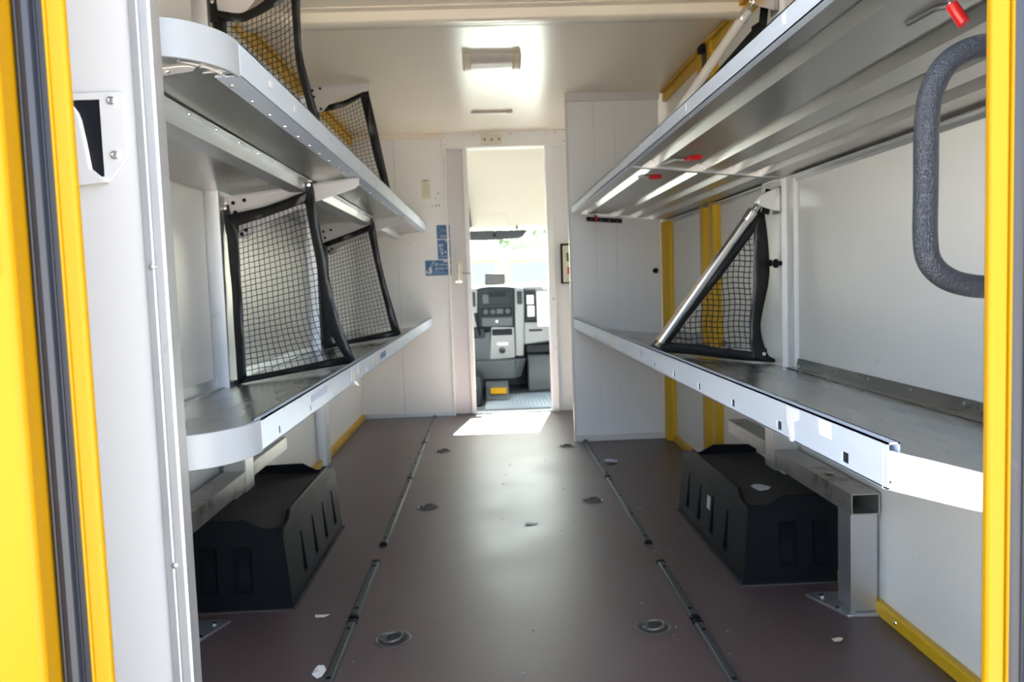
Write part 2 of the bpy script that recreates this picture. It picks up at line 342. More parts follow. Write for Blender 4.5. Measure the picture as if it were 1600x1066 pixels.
# grey partition on the side of the folding shelves
wi = thing('wall_inner', 'grey full height partition at the end of the folding shelves', 'wall', (0.73, 4.51, 0), kind='structure')
for a, b in ((0.468, 0.62), (0.6205, 0.735), (0.7355, 0.985)):
    B(a, b, 4.512, 4.535, 0.0, 1.925).build('panel', GREYW, wi, bevel=0.001)
B(0.462, 0.990, 4.500, 4.54, 1.918, ZC).build('top_strip', LAC, wi, bevel=0.003)
B(0.464, 0.474, 4.505, 4.54, 0.0, 1.918).build('edge_strip', LAC, wi, bevel=0.002)
B(0.464, 0.985, 4.500, 4.512, 0.0, 0.035).build('foot_strip', LAC, wi, bevel=0.003)
b_ = MB().lathe([(0.016, 0), (0.016, -0.010), (0.012, -0.014), (0.006, -0.014), (0.006, -0.008), (0.0001, -0.008)], (0.951, 4.512, 0.963), 'y', 14).build('rubber_stop', BLACK, wi)

# rear frame of the van: body corner, yellow flanges and rubber door seals
wb = thing('wall_rear', 'yellow rear door frame with rubber seals around the opening', 'wall', (0.05, 0.75, 0), kind='structure')
B(-0.388, -0.371, 0.742, 0.752, -0.1, 2.05).build('flange', YEL, wb, bevel=0.003)
B(-0.3885, -0.3860, 0.7395, 0.751, -0.1, 2.05).build('flange_lip', YEL, wb, bevel=0.002)
B(0.474, 0.493, 0.742, 0.752, -0.1, 2.05).build('flange', YEL, wb, bevel=0.003)
B(0.4930, 0.4955, 0.7395, 0.751, -0.1, 2.05).build('flange_lip', YEL, wb, bevel=0.002)
def seal(x0, x1):      # x0 on the flange side, x1 on the body side
    w = x1 - x0
    pr = [(x0, 0.752), (x0, 0.742), (x0 + w * .1, 0.735), (x0 + w * .28, 0.735), (x0 + w * .33, 0.742), (x0 + w * .38, 0.742), (x0 + w * .45, 0.728), (x0 + w * .6, 0.722), (x0 + w * .75, 0.724),
          (x0 + w * .80, 0.728), (x0 + w * .86, 0.725), (x0 + w, 0.735), (x0 + w, 0.752)]
    return MB().prism([(a, 0.752 - (0.752 - b) * 0.42) for a, b in pr], 'z', -0.1, 2.05)
seal(-0.388, -0.418).build('door_seal', SEAL, wb, bevel=0.001); seal(0.4955, 0.545).build('door_seal', SEAL, wb, bevel=0.001)
MB().prism([(-0.418, 0.755), (-0.418, 0.740), (-0.4085, 0.705), (-0.412, 0.699), (-0.43, 0.695), (-0.50, 0.688), (-1.0, 0.688), (-1.0, 0.755)], 'z', -0.5, 2.2).build('body_corner', YEL, wb, bevel=0.003)
MB().prism([(0.545, 0.755), (0.545, 0.740), (0.537, 0.705), (0.56, 0.695), (1.12, 0.688), (1.12, 0.755)], 'z', -0.5, 2.2).build('body_corner', YEL, wb, bevel=0.003)
B(-1.0, -0.384, 0.752, 0.760, -0.2, 2.05).build('frame_plate', WHITE, wb)
B(0.489, 1.1, 0.752, 0.760, -0.2, 2.05).build('frame_plate', WHITE, wb)
B(0.602, XR, 0.760, 0.955, 0.0, ZC).build('inner_pillar', WHITE, wb, bevel=0.004)
B(-1.0, 1.12, 0.69, 0.76, 2.02, 2.3).build('header', YEL, wb, bevel=0.004)
B(-1.0, 1.12, 0.69, 0.745, -0.5, -0.03).build('sill', YEL, wb, bevel=0.004)
st = B(-0.60, -0.4205, 0.6895, 0.694, 0.94, 0.985).build('sticker', OLDP, wb)

# sliding rear door leaf pushed aside, aluminium edge
d1 = thing('door_1', 'white sliding rear door pushed open, with aluminium edge profile and recessed pull', 'door', (-0.5, 0.96, 0), kind='structure')
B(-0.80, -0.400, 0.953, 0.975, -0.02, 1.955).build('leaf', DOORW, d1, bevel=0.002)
MB().prism([(-0.401, 0.950), (-0.3915, 0.949), (-0.391, 0.9502), (-0.3895, 0.9502), (-0.389, 0.949), (-0.379, 0.949), (-0.3765, 0.9515), (-0.3765, 0.9765), (-0.401, 0.9765)], 'z', -0.02, 1.955).build('edge_profile', ALUP, d1, bevel=0.0008)
s = MB()
for x, z in ((-0.393, 1.36), (-0.393, 0.954), (-0.390, 0.595), (-0.390, 0.22)): s.dome((x, 0.949, z), 0.0042, 'y', -0.003, 10)
s.build('rivet', CHROME, d1, kind='stuff')
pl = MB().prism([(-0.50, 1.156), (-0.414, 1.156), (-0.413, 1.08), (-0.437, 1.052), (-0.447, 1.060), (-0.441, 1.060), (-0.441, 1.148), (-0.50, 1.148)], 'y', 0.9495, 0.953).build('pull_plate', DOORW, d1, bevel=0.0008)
MB().prism([(-0.50, 1.149), (-0.441, 1.149), (-0.439, 1.054), (-0.50, 1.054)], 'y', 0.9520, 0.9532).build('pull_pocket', BLACK, pl)
rows = []
for u, z in ((-0.500, 1.150), (-0.474, 1.146), (-0.466, 1.134), (-0.463, 1.125), (-0.459, 1.100), (-0.455, 1.069), (-0.447, 1.062), (-0.437, 1.053)):
    rows.append((u, z))
prf = rows + [(-0.437, 1.0525), (-0.470, 1.050), (-0.50, 1.05)]
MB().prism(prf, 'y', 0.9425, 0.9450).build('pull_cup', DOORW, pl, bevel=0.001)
s = MB()
for i in range(len(rows) - 1):
    (a, b), (c, d) = rows[i], rows[i + 1]
    s.add([(a, 0.944, b), (c, 0.944, d), (c, 0.9525, d), (a, 0.9525, b)], [(0, 1, 2, 3)])
s.build('cup_rim', WHITE, pl)
for z in (1.146, 1.084):
    s = MB().lathe([(0.0052, 0), (0.0048, -0.0022), (0.003, -0.003), (0.0026, -0.0018), (0.0001, -0.0018)], (-0.4265, 0.9495, z), 'y', 14).build('screw', CHROME, pl)

# ------------------------------------------------------------------ shelves
def holes_row(y0, y1, first, step, zc, s=0.0085):
    out = []; y = first
    while y < y1 - 0.05:
        if y > y0 + 0.03: out.append((y - s, y + s, zc - s * 0.85, zc + s * 0.85))
        y += step
    return out

SHADE_BOXES = []
def slot_shade(t):
    for a, b, h in SHADE_BOXES: B(min(a, b), max(a, b), h[0] - 0.003, h[1] + 0.003, h[2] - 0.002, h[3] + 0.003).build('slot', BLACK, t)  # black boxes behind the lip slots paint in the shade of the hollow
def lip_channel(mb, x, inward, y0, y1, zb, zt, hl, flange=0.045):
    """front lip: outer plate with slots, rolled top, inner return and bottom flange; inward = +1 when the shelf lies at larger x"""
    i = inward
    mb.holes(y0, y1, zb, zt, hl, lambda u, v, w: (x + i * w, u, v), 0.0025)
    SHADE_BOXES[:] = [(x + i * 0.0026, x + i * 0.0125, h) for h in hl]
    mb.box(*sorted((x, x + i * 0.016)), y0, y1, zt - 0.0025, zt)
    mb.box(*sorted((x + i * 0.0135, x + i * 0.016)), y0, y1, zb + 0.008, zt)
    mb.box(*sorted((x, x + i * flange)), y0, y1, zb - 0.0005, zb + 0.002)
    return mb

def curve_pts(xf, yst, r, inward_sign, ye, xe, n=12):
    """plan of the rounded shelf end: from (xf,yst) round to y=ye, then on to x=xe"""
    pts = []
    for k in range(n + 1):
        a = PI / 2 * k / n
        pts.append((xf + inward_sign * r * (1 - math.cos(a)), yst - (yst - ye) * math.sin(a)))
    pts.append((xe, ye)); return pts

GL = 'bracketed shelf bays along the netted wall'
def left_shelf(label, xf, y0, y1, zb, zt, dz, rounded, ynear=None, slots=None, chan=True):
    zback = lambda x: (zb + 0.006) - (xf - x) * dz
    t = thing('shelf', label, 'shelf', (xf, y0, zb), GL)
    if rounded:
        cp = curve_pts(xf - 0.003, y0, 0.105, -1, ynear, XL + 0.005)
        plan = cp + [(XL + 0.005, y1), (xf - 0.003, y1)]
    else:
        plan = [(xf - 0.003, y0), (XL + 0.005, y0), (XL + 0.005, y1), (xf - 0.003, y1)]
    MB().prism(plan, 'z', 0, 0.003).map(lambda x, y, z: (x, y, z + zback(x))).build('deck', ALUD if zt < 1 else ALUU, t)
    lip_channel(MB(), xf, -1, y0 + 0.001, y1 - 0.001, zb, zt, slots or []).build('front_lip', LIPA, t); slot_shade(t)
    # wall angle
    MB().prism([(XL, zback(XL) + 0.004), (XL + 0.030, zback(XL) + 0.006), (XL + 0.030, zback(XL) + 0.009), (XL + 0.008, zback(XL) + 0.010), (XL + 0.004, zback(XL) + 0.040), (XL, zback(XL) + 0.040)], 'y', (ynear or y0) + 0.002, y1 - 0.002).build('wall_angle', ALU, t)
    rv = MB(); y = y0 + 0.06
    while y < y1 - 0.05:
        rv.dome((xf - 0.034, y, zb - 0.0005), 0.0045, 'z', -0.003); y += 0.125
    if chan and zt > 1:
        xc = -0.62; zc = zback(xc)
        ch = MB().prism([(xc - 0.045, zc), (xc - 0.045, zc - 0.002), (xc - 0.022, zc - 0.002), (xc - 0.022, zc - 0.030), (xc - 0.034, zc - 0.030), (xc - 0.034, zc - 0.033), (xc + 0.022, zc - 0.033), (xc + 0.022, zc - 0.002), (xc + 0.045, zc - 0.002), (xc + 0.045, zc)], 'y', (ynear or y0) + 0.02, y1 - 0.03)
        ch.build('stiffener_channel', ALU, t)
        y = y0 + 0.05
        while y < y1 - 0.06:
            rv.dome((xc + 0.034, y, zc - 0.002), 0.0045, 'z', -0.003); y += 0.16
    rv.build('rivet', CHROME, t, kind='stuff')
    if rounded:
        ec = MB(); m = len(cp); off = 0.0
        outer = [(x, y) for x, y in cp]
        def nrm(i):
            a = Vector(outer[max(0, i - 1)]); b = Vector(outer[min(m - 1, i + 1)]); d = (b - a).normalized(); return Vector((-d.y, d.x))
        rowsv = []
        for i in range(m):
            n_ = nrm(i); x, y = outer[i]
            if i == m - 1: n_ = Vector((0, -1))
            ox, oy = x + 0.003 * (1 if n_.x > 0 else 0), y
            o1 = (x - n_.x * -0.003, y - n_.y * -0.003); o2 = (x - n_.x * 0.0, y + 0.0)
            inn = (x - n_.x * 0.005, y - n_.y * 0.005)
            rowsv.append([(o1[0], o1[1], zb - 0.002), (o1[0], o1[1], zt), (inn[0], inn[1], zt), (inn[0], inn[1], zb - 0.002)])
        ec.ring_loft(rowsv)
        e = lab(ec.build('end_cap', LIP, t, bevel=0.0015), 'pale plastic rounded end cap')
        rb = MB()   # ribs in the hollow underside of the cap
        for k in range(2, m - 1, 3):
            n_ = nrm(k); x, y = outer[k]; a = (x - n_.x * 0.004, y - n_.y * 0.004); b = (x - n_.x * 0.05, y - n_.y * 0.05)
            d = Vector((b[1] - a[1], a[0] - b[0])).normalized() * 0.0012
            rb.prism([(a[0] + d.x, a[1] + d.y), (b[0] + d.x, b[1] + d.y), (b[0] - d.x, b[1] - d.y), (a[0] - d.x, a[1] - d.y)], 'z', zb - 0.001, zb + 0.014)
        rw = []
        for i in range(m):
            n_ = nrm(i); x, y = outer[i]
            rw.append([(x - n_.x * 0.024, y - n_.y * 0.024, zb - 0.001), (x - n_.x * 0.024, y - n_.y * 0.024, zb + 0.016), (x - n_.x * 0.0265, y - n_.y * 0.0265, zb + 0.016), (x - n_.x * 0.0265, y - n_.y * 0.0265, zb - 0.001)])
        rb.ring_loft(rw); rb.build('cap_rib', LAC, e)
        # flat riveted plate under the rounded end
        yp = ynear + 0.045
        MB().prism([(XL + 0.01, yp - 0.005), (xf - 0.075, yp + 0.012), (xf - 0.060, yp + 0.018), (xf - 0.055, yp + 0.030), (xf - 0.064, yp + 0.044), (XL + 0.01, yp + 0.070)], 'z', -0.0030, -0.0002).map(lambda x, y, z: (x, y, z + zback(x))).build('end_plate', LAC, t, bevel=0.0008)
        r2 = MB()
        for x in (xf - 0.10, xf - 0.15, xf - 0.24, xf - 0.33): r2.dome((x, yp + 0.028, zback(x) - 0.003), 0.0048, 'z', -0.003)
        for x, y in ((xf - 0.045, yp + 0.035), (xf - 0.030, yp + 0.08)): r2.dome((x, y, zback(x) - 0.0005), 0.0048, 'z', -0.003)
        r2.build('rivet', CHROME, t, kind='stuff')
    return t

lo_holes = lambda a, b: holes_row(a, b, 1.498, 0.2645, 0.6605)
LLA = left_shelf('lower aluminium shelf with rounded plastic end and a pale lilac sticker on its lip', -0.402, 1.38, 2.705, 0.645, 0.700, 0.10, True, 1.243, lo_holes(1.38, 2.70))
LLB = left_shelf('middle lower aluminium shelf bay between the two hanging nets', -0.402, 2.708, 4.205, 0.645, 0.700, 0.10, False, None, lo_holes(2.7, 4.2))
LLC = left_shelf('lower aluminium shelf bay reaching the bulkhead below the blue signs', -0.402, 4.208, 5.575, 0.645, 0.700, 0.10, False, None, lo_holes(4.2, 5.5))
LUA = left_shelf('upper aluminium shelf with white rounded plastic end and riveted underside', -0.418, 1.43, 2.745, 1.296, 1.355, 0.10, True, 1.290)
LUB = left_shelf('middle upper aluminium shelf bay carried by two lacquered brackets', -0.418, 2.748, 4.225, 1.296, 1.355, 0.10, False)
LUC = left_shelf('upper aluminium shelf bay reaching the bulkhead beside the cream notice', -0.418, 4.228, 5.575, 1.296, 1.355, 0.10, False)
def lip_label(t, x, y0, y1, z0, z1, m=PAPER, sgn=1, skew=0.0):
    MB().prism([(y0, z0), (y1, z0 + skew), (y1 + 0.004, z1 + skew), (y0 + 0.002, z1)], 'x', x, x + 0.0008 * sgn).build('label_remnant', m, t)
PALEL = mat('sticker_lilac', (0.55, 0.58, 0.80), 0.5)
lip_label(LLA, -0.402, 1.755, 1.94, 0.672, 0.687, PALEL)
lip_label(LLA, -0.402, 2.28, 2.31, 0.655, 0.698); lip_label(LLA, -0.402, 2.40, 2.43, 0.665, 0.698)
lip_label(LLA, -0.402, 2.315, 2.36, 0.640, 0.676)
lip_label(LLB, -0.402, 2.74, 2.77, 0.658, 0.698); lip_label(LLB, -0.402, 2.80, 2.84, 0.645, 0.69); lip_label(LLB, -0.402, 2.90, 3.05, 0.660, 0.682, BLUE)
lip_label(LLB, -0.402, 3.45, 3.53, 0.655, 0.690); lip_label(LLC, -0.402, 4.5, 4.62, 0.655, 0.690)
MB().prism([(-0.4015, 0.648), (-0.397, 0.652), (-0.390, 0.643), (-0.386, 0.636), (-0.397, 0.639)], 'y', 2.325, 2.327).build('torn_tape', PAPER, LLA)
for t, pts in ((LUA, ((1.62, 1.325), (1.82, 1.320))), (LUB, ((3.6, 1.33),)), ):
    for y, z in pts: lip_label(t, -0.418, y, y + 0.02, z, z + 0.012)

GR = 'folding shelf boards on red latch levers'
def lever(t, pts, grip):
    lv = MB().tube(pts, 0.0055, 8).build('latch_lever', CHROME, t)
    lab(MB().tube(grip, [0.008, 0.0085, 0.0085, 0.007], 12).build('grip', RED, lv), 'red plastic grip')
    return lv

def right_lower(label, y0, y1, slots):
    t = thing('shelf', label, 'shelf', (0.479, y0, 0.65), GR)
    zb, zt, xf = 0.652, 0.710, 0.479
    zd = lambda x: 0.660 - (x - xf) * 0.115
    yb = 0.80 if y0 < 1 else y0
    plan = [(xf + 0.003, y0), (xf + 0.003, y1), (XR - 0.002, y1), (XR - 0.002, yb)]
    if y0 < 1: plan += [(0.60, yb + 0.03), (0.556, 0.855), (0.515, 0.925), (xf + 0.020, y0)]
    MB().prism(plan, 'z', 0, 0.003).map(lambda x, y, z: (x, y, z + zd(x))).build('deck', ALUD, t)
    lip_channel(MB(), xf, 1, y0 + 0.001, y1 - 0.001, zb, zt, slots).build('front_lip', LIPA, t); slot_shade(t)
    za = zd(XR)
    wa = MB().prism([(XR - 0.001, za + 0.004), (XR - 0.045, za + 0.009), (XR - 0.045, za + 0.012), (XR - 0.010, za + 0.012), (XR - 0.006, za + 0.040), (XR - 0.001, za + 0.040)], 'y', yb + 0.16, min(y1, 2.62) if y0 < 1 else y1 - 0.07).build('wall_angle', ALUD, t)
    rv = MB(); y = y0 + 0.3
    while y < y1 - 0.1: rv.dome((XR - 0.006, y, za + 0.028), 0.006, 'x', -0.003); y += 0.22
    rv.build('rivet', CHROME, t, kind='stuff')
    return t
RLA = right_lower('lower folding shelf board with torn white stickers on its lip and bright metal end cap', 0.945, 2.706, [(y - .011, y + .011, 0.659, 0.674) for y in (1.062, 1.31, 1.563, 1.82, 2.07, 2.321)])
RLB = right_lower('short lower folding shelf board between the gas strut net and the grey partition', 2.710, 4.498, [(y - .008, y + .008, 0.659, 0.673) for y in (2.9, 3.2, 3.6, 4.2, 4.35)])
cap = [(0.478, 0.958), (0.505, 0.902), (0.528, 0.855), (0.540, 0.838), (0.556, 0.826), (0.60, 0.812)]
rw = []
for i, (x, y) in enumerate(cap):
    a = Vector(cap[max(0, i - 1)]); b = Vector(cap[min(5, i + 1)]); d = (b - a).normalized(); n_ = Vector((d.y, -d.x)); n_ = n_ if n_.x < 0 else -n_
    zt = 0.700 - 0.012 * i / 5
    rw.append([(x, y, 0.650), (x, y, zt), (x - n_.x * 0.004, y - n_.y * 0.004, zt), (x - n_.x * 0.004, y - n_.y * 0.004, 0.650)])
lab(MB().ring_loft(rw).build('end_cap', CAPW, RLA, bevel=0.001), 'bright white end cap')
MB().prism([(0.497, 0.955), (0.553, 0.88), (0.55, 0.94), (0.52, 0.99)], 'z', 0.6645, 0.668).build('cap_tongue', ALU, RLA)
lip_label(RLA, 0.479, 1.105, 1.145, 0.683, 0.706, PAPER, -1)
MB().prism([(1.225, 0.705), (1.27, 0.707), (1.275, 0.69), (1.262, 0.665), (1.258, 0.650), (1.245, 0.652), (1.247, 0.682), (1.225, 0.690)], 'x', 0.4775, 0.479).build('label_remnant', PAPER, RLA)
lip_label(RLA, 0.479, 2.48, 2.53, 0.675, 0.695, PALEL, -1); lip_label(RLB, 0.479, 3.05, 3.12, 0.66, 0.70, PAPER, -1); lip_label(RLB, 0.479, 4.2, 4.3, 0.665, 0.70, PAPER, -1)
B(0.481, 0.494, 2.7115, 2.716, 0.66, 0.708).build('joint_plate', ALU, RLB, bevel=0.001)

def right_upper(label, y0, y1):
    xf = 0.482; zb, zt = 1.298, 1.336
    t = thing('shelf', label, 'shelf', (xf, y0, zb), GR)
    zd = lambda x: zb + 0.001 - (x - xf) * 0.105
    prof = [(0.0, 0), (0.045, 0), (0.054, .026), (0.082, .026), (0.096, .006), (0.205, .006), (0.222, .028), (0.250, .028), (0.259, .006), (0.315, .006), (0.330, .028), (0.356, .028), (0.366, .006), (0.415, .006), (0.428, .024), (0.446, .024), (0.456, .002), (0.545, .002)]
    lo = [(xf + a, zd(xf + a) + b) for a, b in prof]; hi = [(x, z + 0.0025) for x, z in reversed(lo)]
    MB().prism(lo + hi, 'y', y0 + 0.012, y1 - 0.012).build('deck', ALUU, t)
    lip_channel(MB(), xf, 1, y0 + 0.001, y1 - 0.001, zb, zt, []).build('front_lip', LIPA, t); slot_shade(t)
    for ya, yb in ((y0, y0 + 0.012), (y1 - 0.012, y1)):
        MB().prism([(xf + 0.002, zd(xf) - 0.002), (XR - 0.004, zd(XR) - 0.002), (XR - 0.004, zd(XR) + 0.024), (xf + 0.002, zd(xf) + 0.024)], 'y', ya, yb).build('end_flange', ALU, t)
    MB().prism([(XR - 0.03, zd(XR) - 0.002), (XR - 0.001, zd(XR) - 0.006), (XR - 0.001, zd(XR) - 0.018), (XR - 0.004, zd(XR) - 0.018), (XR - 0.004, zd(XR) - 0.009), (XR - 0.03, zd(XR) - 0.006)], 'y', y0 + 0.01, (2.63 if y0 < 1 else y1 - 0.01)).build('wall_angle', ALU, t)
    return t
RUA = right_upper('upper folding shelf board with ribbed underside above the black grab handle', 0.80, 2.706)
RUB = right_upper('short upper folding shelf board with ribbed underside against the grey partition', 2.710, 4.490)
lever(RUA, [(0.575, 2.60, 1.287), (0.590, 2.47, 1.284), (0.596, 2.405, 1.274), (0.606, 2.365, 1.270)], [(0.603, 2.385, 1.271), (0.606, 2.375, 1.270), (0.628, 2.335, 1.268), (0.630, 2.330, 1.268)])
lever(RUA, [(0.640, 1.20, 1.287), (0.642, 1.13, 1.285), (0.648, 1.105, 1.280), (0.655, 1.10, 1.262)], [(0.6485, 1.104, 1.281), (0.650, 1.103, 1.277), (0.662, 1.097, 1.253), (0.663, 1.096, 1.251)])
lever(RUB, [(0.560, 2.90, 1.288), (0.567, 2.83, 1.284), (0.580, 2.79, 1.272)], [(0.578, 2.795, 1.272), (0.582, 2.788, 1.272), (0.606, 2.765, 1.270), (0.608, 2.763, 1.270)])
lever(RUB, [(0.560, 4.36, 1.287), (0.600, 4.40, 1.286), (0.603, 4.41, 1.280), (0.606, 4.42, 1.272)], [(0.605, 4.415, 1.276), (0.606, 4.418, 1.272), (0.608, 4.422, 1.250), (0.608, 4.422, 1.247)])
for y in (1.27, 1.9): lip_label(RUA, 0.482, y, y + 0.012, 1.312, 1.330, PAPER, -1)
for y in (2.45, 2.35): lip_label(RUA, 0.482, y, y + 0.015, 1.318, 1.330, PAPER, -1)
cp_ = thing('catch_plate', 'black perforated catch plate on the grey partition under the upper board', 'latch plate', (0.66, 4.5, 1.25))
MB().holes(0.565, 0.765, -0.012, 0.012, [(0.590, 0.600, -0.004, 0.004), (0.640, 0.650, -0.004, 0.004), (0.690, 0.700, -0.004, 0.004), (0.735, 0.745, -0.004, 0.004)], lambda u, v, w: (u, 4.500 + w, 1.266 + v - (u - 0.565) * 0.09), 0.004).build('plate', BLACK, cp_)
B(0.565, 0.765, 4.504, 4.512, 0, 0.010).map(lambda x, y, z: (x, y, z + 1.266 - (x - 0.565) * 0.09)).build('spacer', BLACK, cp_)

# ------------------------------------------------------------------ brackets under and above the bracketed shelves
def bracket(label, y, xf, ztf, ztb, low, name='shelf_bracket'):
    t = thing(name, label, 'bracket', (XL + 0.05, y, low), 'lacquered cantilever brackets on the netted wall')
    xb = XL + 0.047
    MB().prism([(xb, ztb), (xf, ztf), (xf, ztf - 0.022), (xf - 0.012, ztf - 0.034), (xf - 0.18, (ztf + ztb) / 2 - 0.060), (xb + 0.10, low + 0.035), (xb + 0.07, low), (xb + 0.055, low - 0.004), (xb + 0.028, low)], 'y', y - 0.002, y + 0.002).build('web_plate', LAC, t, bevel=0.001)
    MB().prism([(xb, ztb), (xf, ztf), (xf, ztf - 0.003), (xb, ztb - 0.003)], 'y', y - 0.016, y + 0.016).build('top_flange', LAC, t)
    for a, b in ((0.022, 0.020), (0.060, 0.012), (0.028, 0.052), (0.060, 0.112), (0.045, 0.125)):
        if ztb - b < low + 0.006: continue
        MB().lathe([(0.0065, 0), (0.0065, -0.0035), (0.004, -0.005), (0.0001, -0.005)], (xb + a, y - 0.002, ztb - b), 'y', 10).build('bolt', BLACK, t)
    return t
bracket('lacquered bracket carrying the upper shelf, the one nearer to the rear door', 2.745, -0.425, 1.2935, 1.243, 1.105)
bracket('lacquered bracket carrying the upper shelf, the one nearer to the cab', 4.225, -0.425, 1.2935, 1.243, 1.105)
bracket('lacquered gusset high under the ceiling above the rounded shelf end', 2.72, -0.545, 1.950, 1.945, 1.80, 'roof_bracket')
bracket('lacquered gusset high under the ceiling, nearer to the cab', 4.13, -0.560, 1.950, 1.945, 1.82, 'roof_bracket')

# ------------------------------------------------------------------ nets
GN = 'black cargo nets with vinyl hems'
def hem(t, o, i, y, th=0.0035, n=19, wob=0.004, seed=0, name='hem'):
    o = smooth_poly(o, n); i = smooth_poly(i, n); rows = []
    rnd = random.Random(seed)
    ph = [rnd.uniform(0, 6) for _ in range(3)]
    for k in range(n):
        s = k / (n - 1); c = ((o[k][0] + i[k][0]) / 2, (o[k][1] + i[k][1]) / 2); h = ((o[k][0] - i[k][0]) / 2, (o[k][1] - i[k][1]) / 2)
        yy = y + wob * math.sin(9 * s + ph[0]) + wob * 0.5 * math.sin(23 * s + ph[1])
        rows.append([(c[0] + h[0] * math.cos(a), yy + th * math.sin(a) + 0.0015 * math.sin(31 * s + ph[2]) * math.sin(2 * a), c[1] + h[1] * math.cos(a)) for a in [2 * PI * q / 10 for q in range(10)]])
    return MB().ring_loft(rows).build(name, VINYL, t, smooth=80)
def strap(t, a, b, w, y, button=None, mat_=VINYL):
    d = Vector((b[0] - a[0], b[1] - a[1])).normalized(); n_ = Vector((-d.y, d.x)) * w / 2
    s = MB().prism([(a[0] + n_.x, a[1] + n_.y), (b[0] + n_.x, b[1] + n_.y), (b[0] - n_.x, b[1] - n_.y), (a[0] - n_.x, a[1] - n_.y)], 'y', y - 0.0045, y - 0.001).build('strap', mat_, t, bevel=0.001)
    if button:
        MB().lathe([(0.0075, 0), (0.0068, -0.0025), (0.003, -0.0035), (0.002, -0.002), (0.0001, -0.002)], (button[0], y - 0.0045, button[1]), 'y', 14).build('snap_button', CHROME, s)
    return s
def cords(mb, lines, y, r=0.0012):
    for pts in lines:
        mb.tube([(p[0], y + 0.003 * math.sin(p[0] * 21) * math.sin(p[1] * 17), p[1]) for p in pts], r, 4, False)
def quad_net(label, y, Lo, Li, To, Ti, Ro, Ri, Bo, Bi, straps, nu, nv):
    t = thing('cargo_net', label, 'net', (Bo[len(Bo) // 2][0], y, Bo[0][1]), GN)
    Ls, Rs, Ts, Bs = smooth_poly(Li, 41), smooth_poly(Ri, 41), smooth_poly(Ti, 41), smooth_poly(Bi, 41)
    tl, tr, bl, br = Ls[0], Rs[0], Ls[-1], Rs[-1]
    def S(u, v):
        L_, R_, T_, B_ = poly_at(Ls, v), poly_at(Rs, v), poly_at(Ts, u), poly_at(Bs, u)
        return tuple((1 - u) * L_[k] + u * R_[k] + (1 - v) * T_[k] + v * B_[k] - ((1 - u) * (1 - v) * tl[k] + u * (1 - v) * tr[k] + (1 - u) * v * bl[k] + u * v * br[k]) for k in (0, 1))
    mb = MB(); rnd = random.Random(int(y * 100) + nu)
    J = {}
    for i in range(nu + 1):
        for j in range(nv + 1):
            p = S(i / nu, j / nv); w = 0.0012 if 0 < i < nu and 0 < j < nv else 0
            J[i, j] = (p[0] + rnd.uniform(-w, w), p[1] + rnd.uniform(-w, w))
    cords(mb, [[J[i, j] for j in range(nv + 1)] for i in range(1, nu)], y)
    cords(mb, [[J[i, j] for i in range(nu + 1)] for j in range(1, nv)], y)
    mb.build('netting', CORD, t, smooth=0, kind='stuff')
    for k, (o, i) in enumerate(((To, Ti), (Bo, Bi), (Lo, Li), (Ro, Ri))): hem(t, o, i, y, seed=k + int(y * 10))
    for a, b, w, bt in straps: strap(t, a, b, w, y, bt)
    return t
quad_net('black net hanging below the upper shelf onto the lower shelf, nearer to the rear door', 2.715,
    [(-0.872, 1.200), (-0.866, 0.937), (-0.862, 0.600)], [(-0.828, 1.142), (-0.832, 0.893), (-0.830, 0.636)],
    [(-0.866, 1.180), (-0.726, 1.209), (-0.587, 1.253)], [(-0.832, 1.142), (-0.728, 1.173), (-0.600, 1.213)],
    [(-0.573, 1.262), (-0.546, 1.034), (-0.514, 0.838), (-0.459, 0.670)], [(-0.604, 1.213), (-0.575, 0.992), (-0.558, 0.818), (-0.500, 0.692)],
    [(-0.880, 0.607), (-0.672, 0.640), (-0.459, 0.668)], [(-0.832, 0.636), (-0.682, 0.660), (-0.500, 0.692)],
    [((-0.868, 1.213), (-0.860, 1.12), 0.024, (-0.868, 1.204)), ((-0.588, 1.282), (-0.580, 1.20), 0.026, (-0.588, 1.272)), ((-0.900, 0.612), (-0.850, 0.618), 0.018, (-0.892, 0.613))], 15, 27)
quad_net('black net hanging below the upper shelf onto the lower shelf, nearer to the cab', 4.195,
    [(-0.868, 1.170), (-0.874, 0.9), (-0.880, 0.605)], [(-0.829, 1.142), (-0.829, 0.9), (-0.829, 0.640)],
    [(-0.858, 1.160), (-0.716, 1.208), (-0.591, 1.253)], [(-0.829, 1.142), (-0.718, 1.178), (-0.615, 1.213)],
    [(-0.582, 1.27), (-0.544, 0.986), (-0.466, 0.668)], [(-0.615, 1.213), (-0.577, 0.987), (-0.518, 0.695)],
    [(-0.898, 0.607), (-0.695, 0.636), (-0.464, 0.668)], [(-0.829, 0.640), (-0.693, 0.663), (-0.517, 0.695)],
    [((-0.604, 1.296), (-0.592, 1.21), 0.026, (-0.604, 1.287)), ((-0.872, 1.20), (-0.866, 1.13), 0.026, (-0.872, 1.19))], 15, 25)
